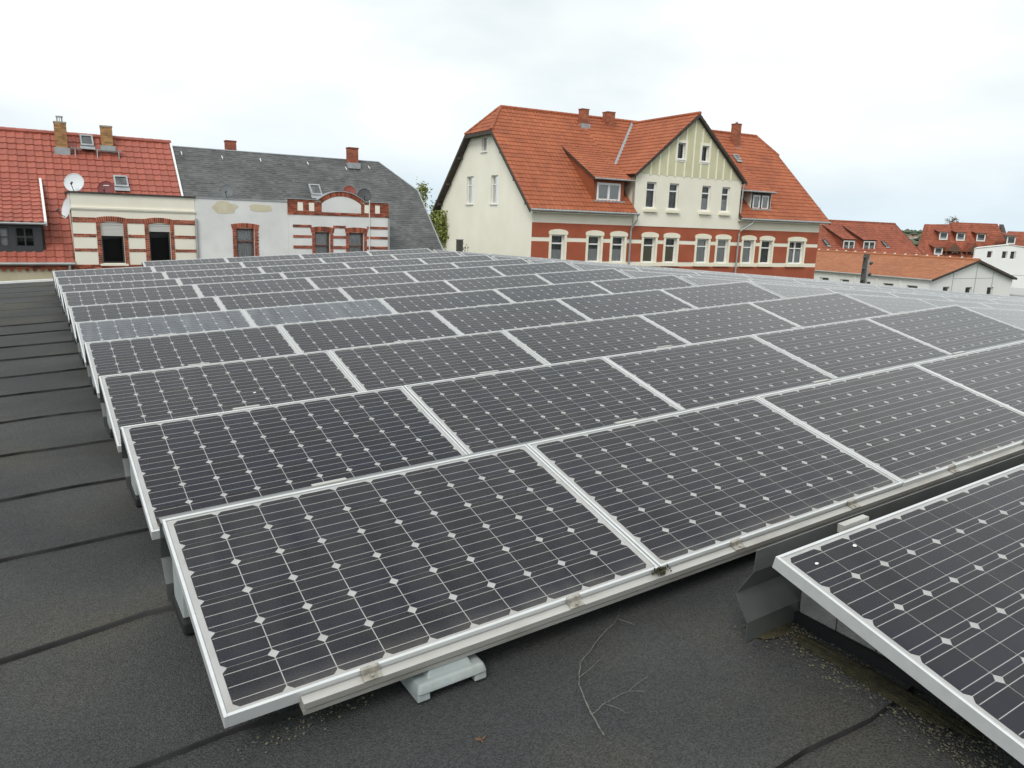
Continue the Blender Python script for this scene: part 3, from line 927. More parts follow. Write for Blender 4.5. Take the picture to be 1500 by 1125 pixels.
def high_foot(row, u0):
    t = thing('tall_pedestal', 'tall grey pedestal under %s' % row_name(row), 'mounting foot', group='tall pedestals at the row ends')
    place_on_roof(t, 1, u0, row * ROWS, -HROOF + 0.016)
    dh = ROW_DH.get(row, 0)
    rounded_box(0.03, 0.33, -0.17, 0.115, 0.0, 0.05, 0.012, 0.004).build('base', 'rubber', t)
    rounded_box(0.04, 0.30, -0.13, 0.075, 0.05, 0.335 + dh, 0.008, 0.012).build('column', 'foot_plastic', t)
for row in range(0, 10):
    high_foot(row, -0.02)
high_foot(10, PITX - 0.02)

# ballast under the short row
t = thing('ballast_tray', 'black rubber ballast tray under the short panel row', 'tray')
place_on_roof(t, 1, 1.99, -1.5, -HROOF + 0.016)
m = MB(); m.box(0.0, 0.55, -0.75, 0.20, 0, 0.012); m.box(-0.006, 0.012, -0.75, 0.20, 0.001, 0.042); m.box(0.54, 0.556, -0.75, 0.20, 0.001, 0.042); m.box(0.012, 0.54, 0.186, 0.199, 0.012, 0.041)
m.build('tray_shell', 'rubber', t)
for k in range(3):
    b = rounded_box(0, 0.40, -0.155, 0.0, 0, 0.20, 0.006, 0.002).build('concrete_block', 'concrete')
    place_on_roof(b, 1, 2.008, -1.335 - 0.158 * k, -HROOF + 0.030)
    tag(b, 'pale concrete ballast block, %s from the deflector, in the rubber tray' % ORD[k], 'concrete block', 'ballast blocks in the tray')

# gravel, moss, twig, leaf
def roof_pt(x, y, h=0.0):
    return Vector((x, y, roof_z(x) + 0.013 + h))
def stones(label, pts_fn, n):
    g = MB()
    for k in range(n):
        x, y = pts_fn()
        s = random.choice((random.uniform(0.0018, 0.004), random.uniform(0.003, 0.0068)))
        c = roof_pt(x, y, s * 0.4)
        vs = [c + Vector((random.uniform(.6, 1.2) * s * dx, random.uniform(.6, 1.2) * s * dy, random.uniform(.5, .9) * s * dz)) for dx, dy, dz in ((1, 0, 0), (0, 1, 0), (-1, 0, 0), (0, -1, 0), (0, 0, 1), (0, 0, -1))]
        g.add(vs, [(0, 1, 4), (1, 2, 4), (2, 3, 4), (3, 0, 4), (1, 0, 5), (2, 1, 5), (3, 2, 5), (0, 3, 5)])
    o = g.build('gravel', 'gravel', kind='stuff')
    return tag(o, label, 'gravel')
def along(p, q, w):
    def f():
        k = random.random(); 
        return p[0] + (q[0] - p[0]) * k + random.gauss(0, w), p[1] + (q[1] - p[1]) * k + random.gauss(0, w)
    return f
stones('loose pale grit washed up beside the ballast tray', along((1.93, -1.35), (1.84, -2.15), 0.05), 1100)
stones('loose grit lying below the bent deflector sheet', along((1.80, -1.30), (1.99, -1.36), 0.024), 320)
stones('sparse grit under the low rail left of the plastic foot', along((0.1, -0.90), (0.5, -0.88), 0.03), 110)
def moss(label, cx, cy, rx, ry, k):
    g = MB()
    n = 26
    ring = []
    for i in range(n):
        a = 2 * math.pi * i / n
        r = 1 + 0.45 * mnoise.noise(Vector((math.cos(a) * 1.5, math.sin(a) * 1.5, k))) + 0.2 * mnoise.noise(Vector((math.cos(a) * 5, math.sin(a) * 5, k)))
        ring.append(roof_pt(cx + rx * r * math.cos(a), cy + ry * r * math.sin(a), 0.0035))
    inner = [roof_pt(cx + (p.x - cx) * .6, cy + (p.y - cy) * .6, 0.010 + 0.004 * random.random()) for p in ring]
    g.add(ring + inner + [roof_pt(cx, cy, 0.012)], [(i, (i + 1) % n, n + (i + 1) % n, n + i) for i in range(n)] + [(n + i, n + (i + 1) % n, 2 * n) for i in range(n)])
    return tag(g.build('moss_patch', 'moss', kind='stuff'), label, 'moss')
moss('brown moss patch beside the ballast tray', 1.93, -1.72, 0.05, 0.34, 1.0)
moss('brown moss patch below the bent deflector sheet', 1.90, -1.33, 0.10, 0.035, 3.0)
def wig(pts, amp, seed):
    out = []
    P = [Vector(p) for p in pts]
    for i in range(len(P) - 1):
        for k in range(4):
            q = P[i].lerp(P[i + 1], k / 4)
            out.append(q + Vector((amp * mnoise.noise(q * 30 + Vector((seed, 0, 0))), amp * mnoise.noise(q * 30 + Vector((0, seed, 5))), 0)))
    return out + [P[-1]]
tw = thing('fallen_twig', 'thin bare forked twig lying on the roofing felt', 'twig', roof_pt(1.006, -1.436))
base = roof_pt(1.006, -1.436)
def tp(lst, h): return [roof_pt(x, y, h + 0.004 * (i % 2)) - base for i, (x, y) in enumerate(lst)]
MB().tube(wig(tp([(1.006, -1.436), (1.028, -1.343), (1.089, -1.198), (1.162, -1.109), (1.303, -1.025), (1.456, -0.957), (1.532, -0.887)], 0.006), 0.006, 1), [(0.0026 - 0.0019 * i / 24) * (1.25 if i % 5 == 0 else 1) for i in range(25)], 6).build('stem', 'twig', tw)
for k, l in enumerate(([(1.027, -1.342), (1.093, -1.326), (1.20, -1.315), (1.307, -1.295)], [(1.095, -1.326), (1.110, -1.352), (1.123, -1.389)], [(1.11, -1.17), (1.19, -1.15), (1.262, -1.115)], [(1.456, -0.957), (1.478, -1.029)], [(1.2, -1.315), (1.24, -1.35)])):
    pts = wig(tp(l, 0.008), 0.006, 2 + k)
    MB().tube(pts, [0.0014 - 0.0008 * i / len(pts) for i in range(len(pts))], 5).build('side_shoot', 'twig', tw)
lf = thing('dry_leaf', 'small dry orange-brown leaf scrap on the felt', 'leaf', roof_pt(0.686, -1.251))
for k, a in enumerate((0.4, 1.5, 2.4, 4.6)):
    d = Vector((math.cos(a), math.sin(a), 0.25)); s = Vector((-math.sin(a), math.cos(a), 0))
    L = (0.026, 0.020, 0.022, 0.012)[k]
    MB().add([(0, 0, .002), d * L * .5 + s * .003, d * L, d * L * .5 - s * .003, Vector((0, 0, .004)) + d * L * .5], [(0, 1, 4), (1, 2, 4), (2, 3, 4), (3, 0, 4), (0, 3, 2, 1)]).build('leaf_blade', 'leaf_dry', lf)

# ================================================================== row of houses across the street (facades on y = 30)
def fac(a, b, e): return (a, e, b)            # facade facing the roof: e goes into the wall
def facp(a, b, e): return (a, -e, b)          # e stands proud
TA = math.tan(R(44.6))
def zroof(t): return -0.85 + TA * t
def voussoirs(mb, cx, half, z0, rise, hgt, n, fn=facp, proud=0.018):
    """bricks on end over an opening, following a segmental arch"""
    Ra = (half * half + rise * rise) / (2 * rise)
    cz = z0 + rise - Ra
    a0 = math.asin(half / Ra)
    for i in range(n):
        p, q = -a0 + 2 * a0 * (i + .06) / n, -a0 + 2 * a0 * (i + .94) / n
        pts = [(cx + r * math.sin(w), cz + r * math.cos(w)) for r, w in ((Ra, p), (Ra, q), (Ra + hgt, q), (Ra + hgt, p))]
        mb.prism(pts, -0.03, proud * random.uniform(.85, 1.1), lambda a, b, e: fn(a, b, e), random.random())
    return mb
# ---- the red-roofed house
hA = building('red_roof_house', 'cream house with bright red tiled roof and brick-banded flat dormer', (0, 30, 0), (0.7, 5, GROUND))
w = MB()
wall(w, [(-4, GROUND), (5.425, GROUND), (5.425, -1.0), (-4, -1.0)], [], fac)
w.build('wall', 'beige_plaster', hA)
def rq(a, b, t0, t1, zf=None):
    zf = zf or zroof
    return [(a, t0, zf(t0)), (b, t0, zf(t0)), (b, t1, zf(t1)), (a, t1, zf(t1))]
rA = slab(rq(1.13, 5.425, 2.5, 5)).build('roof', 'dark_timber', hA)
for q in (rq(.14, 1.125, -.1, 5), rq(-4, .138, 2.6, 5), rq(-4, .138, -.1, .33)):
    slab(q).build('roof_deck', 'dark_timber', rA)
slab([(-4, 10, zroof(0)), (5.425, 10, zroof(0)), (5.425, 5.0, zroof(5)), (-4, 5.0, zroof(5))], drop=0.0).build('back_slope', 'tile_red', hA)
u_, w_, n_ = Vector((1, 0, 0)), Vector((0, 1, TA)).normalized(), Vector((0, -TA, 1)).normalized()
rotT = Matrix((u_, w_, n_)).transposed().to_euler()
pw, ph = 0.302, 0.3355
tile_meshes = []
for k in range(5):
    v, f = one_tile(pw, ph, 'pantile', 0.034)
    tile_meshes.append(MB().add(v, f, 0.1 + 0.2 * k).mesh('roof_tile', 'tile_red', tints=True))
rest = MB()
cand = []
orig = Vector((-4.0, -.1, zroof(-.1)))
ncol = int((5.40 + 4.0) / pw)
for j in range(22):
    for i in range(ncol + 1):
        x, yy = -4.0 + i * pw, j * ph
        if x + pw > 5.44 or yy + ph > 7.2: continue
        p = orig + u_ * x - u_ * (-4.0) + w_ * yy
        if p.x + pw * .5 > 1.13 and p.y < 2.45: continue
        if p.x + pw * .6 < .14 and .15 < p.y < 2.5: continue
        vis = (p.x > -1.65) and ((p.y > 2.35) or (p.x < 1.0 and (p.x > 0.0 or p.y > 2.6 or p.y < 0.2)))
        cand.append((vis, p))
npart = 0
for vis, p in cand:
    jz = n_ * random.uniform(-.003, .004)
    if vis and npart < 300:
        o = bpy.data.objects.new('roof_tile', random.choice(tile_meshes)); COL.objects.link(o)
        o.parent = rA; o.location = p + jz; o.rotation_euler = rotT
        npart += 1
    else:
        v, f = one_tile(pw, ph, 'pantile', 0.034)
        rest.add([p + jz + u_ * a + w_ * b + n_ * c for a, b, c in v], f, random.random())
rest.build('roof_tiles', 'tile_red', rA, tints=True, kind='stuff')
ridge_caps((-4, 5, zroof(5) + .01), (5.40, 5, zroof(5) + .01), MB(), 0.10, 0.36).build('ridge_tiles', 'tile_red', rA, tints=True, kind='stuff')
m = MB(); m.prism([(-.15, zroof(-.15) - .16), (-.15, zroof(-.15) + .07), (5.0, zroof(5) + .09), (5.0, zroof(5) - .16)], 5.37, 5.45, lambda t, z, e: (e, t, z))
m.build('verge_board', 'white_trim', hA)
m = MB(); m.tube([(-4, -.17, -.925), (1.12, -.17, -.925)], 0.055, 8); m.tube([(.93, -.15, -.95), (.93, -.10, -1.25), (.93, -.06, -1.35), (.93, -.06, -5.3)], 0.045, 8)
m.build('gutter', 'zinc', hA)
m = MB(); bricks(m, -4, 5.42, -1.11, -0.96, facp, proud=0.07)
x = -4.0
while x < 5.4:
    m.box(x, x + .115, -0.055, 0.0, -1.19, -1.112, random.random()); x += 0.235
m.build('brick_cornice', 'brick', hA, tints=True, kind='stuff')
# flat-roofed wall dormer
dA = MB()
wall(dA, [(1.13, -.96), (5.422, -.96), (5.422, 1.66), (1.13, 1.66)], [(2.05, 2.81, -.91, .62), (3.70, 4.46, -.91, .62)], lambda a, b, e: (a, e - .004, b), 0.18)
dA.add([(1.13, -.004, -.96), (1.13, -.004, 1.66), (1.13, 2.7, 1.66), (1.13, 0, -.96)], [(0, 1, 2, 3)])
dormA = dA.build('dormer', 'cream_plaster', hA)
MB().box(1.06, 5.46, -.07, 2.7, 1.662, 1.72).build('dormer_roof', 'dark_timber', hA)
m = MB(); m.box(1.09, 5.43, -.06, -.003, 1.10, 1.16); m.box(1.10, 5.43, -.04, -.003, 1.06, 1.10)
m.build('ledge', 'cream_plaster', dormA)
m = MB()
for (a, b) in ((1.135, 1.90), (2.965, 3.55), (4.615, 5.42)):
    for (z0, z1) in ((.60, .79), (.06, .185), (-.475, -.355)):
        bricks(m, a, b, z0, z1, facp, proud=0.022)
for (a, b) in ((1.90, 2.05), (2.81, 2.96), (3.55, 3.70), (4.46, 4.61)):
    bricks(m, a, b, -.95, .62, facp, L=0.15, proud=0.026)
for cx in (2.43, 4.08):
    voussoirs(m, cx, 0.53, 0.575, 0.075, 0.20, 15)
m.build('brickwork', 'brick', dormA, tints=True, kind='stuff')
for (a, zsh, sl) in ((2.05, .13, True), (3.70, .34, False)):
    window(hA, a, a + .76, -.91, .62, lambda p, b, e: (p, e, b), frame='anthracite', fw=0.05, sill=False, depth=0.13)
    s = MB()
    z = .60
    while z > zsh + .01:
        s.box(a + .005, a + .755, .035, .06, z - .047, z - .004); z -= .048
    s.box(a, a + .76, .02, .075, .535, .60)
    s.build('roller_shutter', 'shutter', hA)
    MB().box(a - .10, a + .86, -.08, .0, -1.00, -.925).build('sill', 'cream_plaster', hA)
MB().tube([(5.44, -.05, .86), (5.44, -.05, -5.3)], 0.05, 8).build('downpipe', 'zinc', hA)
# shed dormer at the left
rs = [(-4, .18, .54), (.26, .18, .54), (.26, 2.98, 2.10), (-4, 2.98, 2.10)]
sh = slab(rs, 0.10).build('shed_dormer_roof', 'dark_timber', hA)
roof_tiles(rs, (1, 0, 0), 0.302, 0.30, 'pantile', thick=0.034).build('roof_tiles', 'tile_red', sh, tints=True, kind='stuff')
m = MB(); m.prism([(.12, .44), (.12, .60), (3.02, 2.21), (3.02, 2.06)], .255, .335, lambda t, z, e: (e, t, z)); m.build('verge_board', 'white_trim', sh)
m = MB()
wall(m, [(-4, -.62), (.14, -.62), (.14, .46), (-4, .46)], [(-1.45, -.87, -.34, .36), (-.68, -.10, -.34, .36)], lambda a, b, e: (a, .30 + e, b), 0.10)
m.add([(.14, .30, -.62), (.14, .30, .46), (.14, 2.9, 2.03), (.14, .3, -.55)], [(0, 1, 2, 3)])
m.build('shed_dormer_wall', 'anthracite', hA)
for a in (-1.45, -.68):
    window(hA, a, a + .58, -.34, .36, lambda p, b, e: (p, .30 + e, b), frame='anthracite', fw=.04, transom=.5, mullion=True, sill=False, depth=.06, curtain='curtain' if a < -1 else None)
MB().box(-4, .17, .20, .31, -.70, -.615).build('lead_apron', 'lead', hA)
MB().tube([(-4, .12, .50), (.30, .12, .50)], 0.045, 8).build('dormer_gutter', 'zinc', hA)
# roof fittings
chimney(rA, .97, 1.39, 4.20, 4.58, 3.2, 4.46, 'brick_yellow', True, (3.20, 3.50))
m = MB()
for k in range(8):
    a = k * math.pi / 4
    m.box(1.18 + .10 * math.cos(a) - .012, 1.18 + .10 * math.cos(a) + .012, 4.38 + .10 * math.sin(a) - .012, 4.38 + .10 * math.sin(a) + .012, 4.53, 4.70)
m.tube([(1.18, 4.38, 4.70), (1.18, 4.38, 4.74)], .14, 10)
m.build('chimney_cowl', 'zinc', rA)
chimney(rA, 2.66, 3.08, 4.45, 4.83, 3.45, 4.48, 'brick_yellow', True, (3.46, 3.72))
def skylight(rf, x0, x1, t0, t1, zfun, slope, frame='lead'):
    k = slope
    nn = Vector((0, -k, 1)).normalized()
    f = lambda x, t, h: Vector((x, t, zfun(t))) + nn * (h + .05)
    m = MB(); fwid = 0.06
    for (a, b, c, d) in ((x0, x0 + fwid, t0, t1), (x1 - fwid, x1, t0, t1), (x0 + fwid, x1 - fwid, t0, t0 + fwid), (x0 + fwid, x1 - fwid, t1 - fwid, t1)):
        m.hexa([f(a, c, .0), f(b, c, .0), f(b, d, .0), f(a, d, .0)], [f(a, c, .11), f(b, c, .11), f(b, d, .11), f(a, d, .11)])
    s = m.build('skylight', frame, rf)
    q = [(x0 + fwid, t0 + fwid), (x1 - fwid, t0 + fwid), (x1 - fwid, t1 - fwid), (x0 + fwid, t1 - fwid)]
    MB().add([f(a, b, .085) for a, b in q], [(0, 1, 2, 3)]).build('pane', 'window_glass', s)
    MB().add([f(a, b, .05) for a, b in q], [(0, 1, 2, 3)]).build('interior', 'interior_grey', s)
    MB().hexa([f(x0 - .03, t0 - .14, .045), f(x1 + .03, t0 - .14, .045), f(x1 + .03, t0, .045), f(x0 - .03, t0, .045)], [f(x0 - .03, t0 - .14, .055), f(x1 + .03, t0 - .14, .055), f(x1 + .03, t0, .06), f(x0 - .03, t0, .06)]).build('flashing', 'lead', s)
    return s
skylight(rA, 1.88, 2.36, 4.48, 4.95, zroof, TA)
skylight(rA, 2.88, 3.40, 2.82, 3.28, zroof, TA)
m = MB(); z = zroof(4.25) + .16
for k in range(3): m.box(1.47, 3.36, 4.08 + k * .075, 4.08 + k * .075 + .055, z, z + .03)
wk = m.build('roof_walkway', 'zinc', rA)
for x in (1.62, 2.42, 3.22):
    MB().prism([(4.02, zroof(4.02) + .02), (4.09, z), (4.30, z), (4.30, zroof(4.30) + .04)], x, x + .03, lambda t, zz, e: (e, t, zz)).build('bracket', 'zinc', wk)

# ---- the slate-roofed house
hB = building('slate_roof_house', 'white plaster house with grey slate roof and brick arched pediment', (0, 30, 0), (11.0, 5, GROUND))
w = MB(); wall(w, [(5.43, GROUND), (16.55, GROUND), (16.55, -.75), (5.43, -.75)], [], lambda a, b, e: (a, e + .004, b)); 
w.add([(16.55, 0.004, GROUND), (16.55, 10, GROUND), (16.55, 10, -.8), (16.55, 6.4, 2.5), (16.55, 3.5, 2.5), (16.55, 0.2, -.8)], [(0, 1, 2, 3, 4, 5)])
w.build('wall', 'grey_white_plaster', hB)
zB = lambda t: zroof(t) - 0.06
dkB = [(5.46, 2.5, zB(2.5)), (13.66, 2.5, zB(2.5)), (13.66, 4.92, zB(4.92)), (5.46, 4.92, zB(4.92))]
dkB2 = [(13.67, -.15, zB(-.15)), (16.82, -.15, zB(-.15)), (16.82, 3.52, zB(3.52)), (15.25, 4.92, zB(4.92)), (13.67, 4.92, zB(4.92))]
rB = slab(dkB).build('roof', 'dark_timber', hB)
slab(dkB2).build('roof_deck', 'dark_timber', rB)
for q in (dkB, dkB2):
    roof_tiles(q, (1, 0, 0), 0.205, 0.128, 'slate', thick=0.010, jitter=0.004).build('slates', 'slate', rB, tints=True, kind='stuff')
hp = [(16.82, 3.52, zB(3.52)), (16.82, 6.32, zB(3.52)), (15.25, 4.92, zB(4.92))]
slab(hp, .1, .0).build('hip', 'slate', rB)
slab([(5.46, 9.99, zB(-.15)), (16.82, 9.99, zB(-.15)), (16.82, 6.32, zB(3.52)), (15.25, 4.92, zB(4.92)), (5.46, 4.92, zB(4.92))], .1, .0).build('back_slope', 'slate', rB)
m = MB(); m.tube([(5.46, 4.92, zB(4.92) + .0), (15.25, 4.92, zB(4.92) + .0), (16.82, 3.52, zB(3.52) + .0), (16.84, -.15, zB(-.15))], .035, 6); m.build('verge_trim', 'lead', rB)
for (x, t) in ((5.79, 4.57), (7.5, 4.51), (9.21, 4.52), (11.45, 4.52), (13.33, 4.40), (14.58, 4.54)):
    m = MB(); z = zB(t); m.tube([(x, t + .1, z + .12), (x, t - .02, z + .03), (x, t - .09, z - .02), (x, t - .10, z + .06)], .022, 6); m.build('roof_hook', 'white_trim', rB)
chimney(rB, 7.84, 8.28, 5.15, 5.55, 3.4, 4.36, 'chimney_brick', 'brick')
chimney(rB, 13.52, 14.0, 4.50, 4.90, 3.55, 4.46, 'chimney_brick', 'brick', (3.50, 3.78))
skylight(rB, 11.08, 11.60, 2.95, 3.45, zB, TA)
# plain wall part
m = MB()
wall(m, [(5.432, -.76), (9.12, -.76), (9.12, 1.66), (5.432, 1.66)], [(6.98, 7.70, -.74, .52)], lambda a, b, e: (a, e - .002, b), .17)
wb = m.build('front_wall', 'grey_white_plaster', hB)
MB().box(5.47, 9.10, -.03, 2.75, 1.662, 1.70).build('wall_cap', 'lead', hB)
m = MB(); bricks(m, 6.83, 6.98, -.76, .50, facp, L=.15, proud=.026); bricks(m, 7.70, 7.88, -.76, .50, facp, L=.15, proud=.026); voussoirs(m, 7.345, .53, .48, .06, .20, 15)
m.build('brickwork', 'brick', wb, tints=True, kind='stuff')
window(hB, 6.98, 7.70, -.74, .52, lambda p, b, e: (p, e, b), frame='brown_frame', fw=.055, transom=.58, curtain='curtain', sill=False, depth=.12, interior='interior_grey')
def blob(cx, cz, rx, rz, k):
    n = 30; pts = []
    for i in range(n):
        a = 2 * math.pi * i / n
        r = 1 + .30 * mnoise.noise(Vector((math.cos(a) * 1.6, math.sin(a) * 1.6, k)))
        pts.append((cx + rx * r * math.cos(a), cz + rz * r * math.sin(a)))
    return MB().prism(pts, -.001, .006, lambda a, b, e: (a, -.003 - e, b))
blob(6.57, 1.33, .48, .24, 2.0).build('bare_plaster_patch', 'bare_plaster', wb)
blob(8.0, 1.38, .46, .17, 7.3).build('bare_plaster_patch', 'bare_plaster', wb)
# pediment bay
m = MB()
wall(m, [(9.125, -.78), (13.66, -.78), (13.66, 1.16), (9.125, 1.16)], [(10.27, 10.93, -.76, .45), (11.80, 12.50, -.76, .45)], lambda a, b, e: (a, e - .03, b), .17)
m.add([(13.66, -.03, -.78), (13.66, 0, -.78), (13.66, 2.0, 1.16), (13.66, -.03, 1.16)], [(0, 1, 2, 3)])
bay = m.build('bay_wall', 'grey_white_plaster', hB)
Ra, cx, cz = 1.586, 11.475, 0.614
arc = [(cx + Ra * math.sin(w_), cz + Ra * math.cos(w_)) for w_ in [0.708 - 1.416 * i / 24 for i in range(25)]]
out = [(9.10, 1.16), (13.70, 1.16), (13.70, 1.80), (12.53, 1.80)] + arc[1:-1] + [(10.42, 1.80), (9.10, 1.80)]
MB().prism(out, -.035, .22, lambda a, b, e: (a, e, b)).build('pediment', 'mortar', hB)
ped = [o for o in hB.children if o.name.startswith('pediment')][0]
pf2 = lambda a, b, e: (a, -.034 - e, b)
m = MB()
for (a, b, z0, z1) in ((9.10, 9.52, 1.16, 1.80), (9.77, 10.01, 1.16, 1.80), (9.52, 9.77, 1.16, 1.32), (9.52, 9.77, 1.68, 1.80), (10.01, 10.26, 1.16, 1.32), (10.01, 10.26, 1.68, 1.80), (10.26, 10.57, 1.16, 1.72),
                       (10.57, 12.38, 1.16, 1.30), (12.38, 12.53, 1.16, 1.72), (12.53, 12.78, 1.16, 1.33), (12.53, 12.78, 1.69, 1.80), (12.78, 13.03, 1.16, 1.80), (13.03, 13.27, 1.16, 1.33), (13.03, 13.27, 1.69, 1.80), (13.27, 13.70, 1.16, 1.80)):
    bricks(m, a, b, z0, z1, pf2, proud=.022)
for i in range(30):
    p, q = -.69 + 1.38 * (i + .06) / 30, -.69 + 1.38 * (i + .94) / 30
    m.prism([(cx + r * math.sin(x), cz + r * math.cos(x)) for r, x in ((Ra - .19, p), (Ra - .19, q), (Ra - .004, q), (Ra - .004, p))], -.01, .024, pf2, random.random())
m.build('brickwork', 'brick', ped, tints=True, kind='stuff')
ri = Ra - .20
ty = [(10.585, 1.305), (12.365, 1.305)] + [(cx + ri * math.sin(x), cz + ri * math.cos(x)) for x in [.698 - 1.396 * i / 20 for i in range(21)]]
MB().prism(ty, -.01, .012, pf2).build('tympanum', 'grey_white_plaster', ped)
for (a, b) in ((9.53, 9.76), (10.02, 10.25), (12.54, 12.77), (13.04, 13.26)):
    MB().prism([(a, 1.33), (b, 1.33), (b, 1.68), (a, 1.68)], -.01, .012, pf2).build('plaster_panel', 'pale_cream', ped)
m = MB()
cap = [(9.07, 1.80), (10.40, 1.80)] + arc[::-1][1:-1] + [(12.55, 1.80), (13.73, 1.80)]
for (a, b) in zip(cap[:-1], cap[1:]):
    m.hexa([(a[0], -.09, a[1] + .002), (b[0], -.09, b[1] + .002), (b[0], .25, b[1] + .002), (a[0], .25, a[1] + .002)], [(a[0], -.09, a[1] + .035), (b[0], -.09, b[1] + .035), (b[0], .25, b[1] + .035), (a[0], .25, a[1] + .035)])
m.build('coping', 'lead', ped)
MB().box(9.12, 13.66, .22, 2.75, 1.70, 1.74).build('bay_roof', 'lead', hB)
m = MB()
pf3 = lambda a, b, e: (a, -.03 - e, b)
for (a, b) in ((9.31, 10.12), (11.08, 11.66), (12.64, 13.65)):
    for (z0, z1) in ((.63, .75), (.19, .31), (-.27, -.13)):
        bricks(m, a, b, z0, z1, pf3, proud=.022)
for (a, b) in ((10.13, 10.27), (10.93, 11.07), (11.66, 11.80), (12.50, 12.64)):
    bricks(m, a, b, -.78, .50, pf3, L=.14, proud=.026)
for c in (10.60, 12.15):
    voussoirs(m, c, .50, .42, .05, .22, 14, pf3)
m.build('brickwork', 'brick', bay, tints=True, kind='stuff')
for a, b in ((10.27, 10.93), (11.80, 12.50)):
    window(hB, a, b, -.76, .45, lambda p, q, e: (p, e - .03, q), frame='brown_frame', fw=.05, transom=.52, curtain='curtain', sill=False, depth=.13, interior='interior_grey')
MB().tube([(12.76, -.07, 1.90), (12.75, -.075, 1.0), (12.74, -.07, -.9)], .022, 6).build('cable', 'cable_white', bay)
MB().tube([(13.70, -.05, 1.1), (13.70, -.05, -.7)], .04, 8).build('downpipe', 'zinc', hB)
MB().tube([(13.7, -.2, zB(-.15) - .03), (16.8, -.2, zB(-.15) - .03)], .05, 8).build('gutter', 'zinc', hB)

# ---- satellite dishes on the row of houses
def dish(cx, y, cz, r, material, label, aim, mount, text=False):
    t = thing('satellite_dish', label, 'satellite dish', mount)
    a = Vector(aim).normalized(); s = a.cross(Vector((0, 0, 1))).normalized(); up = s.cross(a)
    c = Vector((cx, y, cz)) - Vector(mount)
    m = MB(); n = 28; rings = 5
    vs = [c - a * r * .16]
    for j in range(1, rings + 1):
        k = j / rings
        vs += [c - a * r * .16 * (1 - k * k) + (s * math.cos(2 * math.pi * i / n) + up * 1.06 * math.sin(2 * math.pi * i / n)) * r * k for i in range(n)]
    fs = [(0, 1 + i, 1 + (i + 1) % n) for i in range(n)]
    for j in range(rings - 1):
        fs += [(1 + j * n + i, 1 + (j + 1) * n + i, 1 + (j + 1) * n + (i + 1) % n, 1 + j * n + (i + 1) % n) for i in range(n)]
    m.add(vs, fs)
    last = 1 + (rings - 1) * n
    m.tube([vs[last + i] for i in range(n)] + [vs[last]], .014, 5)
    b = m.build('reflector', material, t, smooth=True)
    l = MB(); tip = c + a * r * .95 - up * r * .55
    l.tube([c - up * r * .98 - a * .03, tip], .014, 6); l.build('feed_arm', 'dish_dark', t)
    l = MB(); l.tube([tip - a * .02, tip + up * .10 - a * .10], .035, 8); l.build('feed_horn', 'dish_dark', t)
    l = MB(); l.tube([c - a * r * .2, c - a * (r * .2 + .06) - up * .05, (0, 0, 0)], .024, 8); l.build('mast', 'zinc', t)
    if text:
        l = MB()
        x = -.10
        for k, wd in enumerate((.028, .022, .034, .022, .026, .022)):
            p = c - a * r * .10 + s * x + up * r * .42
            l.add([p + a * .02, p + a * .02 + s * wd, p + a * .02 + s * wd + up * .035, p + a * .02 + up * .035], [(0, 1, 2, 3)]); x += wd + .008
        l.build('lettering', 'cable_white', t)
    return t
SA = (-.35, -1, .42)
dish(1.31, 30.25, 2.03, .33, 'dish_white', 'white round satellite dish on the left corner of the flat dormer', SA, (1.38, 30.4, 1.72))
dish(2.36, 30.40, 1.86, .29, 'dish_maroon', 'maroon lettered satellite dish on the flat dormer beside the skylight', SA, (2.36, 30.55, 1.72), True)
dish(1.00, 30.35, 1.10, .36, 'dish_white', 'pale satellite dish hung on the side of the flat dormer', (-1, -.35, .25), (1.13, 30.45, 1.0))
dish(6.75, 30.40, 1.99, .27, 'dish_grey', 'grey satellite dish above the peeling plaster wall', SA, (6.75, 30.6, 1.70))
dish(12.08, 30.62, 2.24, .26, 'dish_red', 'rust red satellite dish behind the arched pediment', SA, (12.1, 30.75, 1.74))
dish(12.76, 30.55, 2.12, .29, 'dish_dark', 'dark grey satellite dish beside the rust red dish', SA, (12.8, 30.7, 1.74))

# ================================================================== the big gabled house
HY = R(-4)
hC = building('gabled_house', 'large cream and red house with orange roof and wide front gable', (22.27, 31.06, 0), (10.9, 6.15, GROUND), HY)
WL, WD = 21.85, 12.3
EZ, ET, SL = 1.90, -0.40, math.tan(R(41.7))
RT = WD / 2; RZ = EZ + (RT - ET) * SL
zc = lambda t: EZ + (t - ET) * SL
wins = [(1.08, 2.19), (3.45, 4.57), (5.07, 6.19), (7.26, 8.40), (8.87, 10.0), (11.26, 12.44), (12.88, 14.05), (15.01, 16.17), (16.56, 17.78), (19.04, 20.69)]
open_ = [(a + .14, b - .14, -.86, .60) for a, b in wins]
GA, GB, GM, GZ, GT = 6.55, 14.52, 10.60, 4.08, 7.46
m = MB(); wall(m, [(.004, GROUND), (WL - .004, GROUND), (WL - .004, 2.1), (.004, 2.1)], open_, fac, .2)
m.add([(WL, 0, GROUND), (WL, WD, GROUND), (WL, WD, 2.0), (WL, RT + 1.6, 6.05), (WL, RT - 1.6, 6.05), (WL, 0, 2.0)], [(0, 1, 2, 3, 4, 5)])
m.add([(0, WD, GROUND), (WL, WD, GROUND), (WL, WD, 2.1), (0, WD, 2.1)], [(0, 3, 2, 1)])
m.build('front_wall', 'cream_plaster', hC)
m = MB()
gw = [(4.10, 4.98, 2.17, 3.76), (7.33, 8.30, 2.18, 3.80), (5.62, 6.34, 5.15, 5.98), (9.05, 9.75, -.62, -.10)]
gs = lambda a, b, e: (e, a, b)
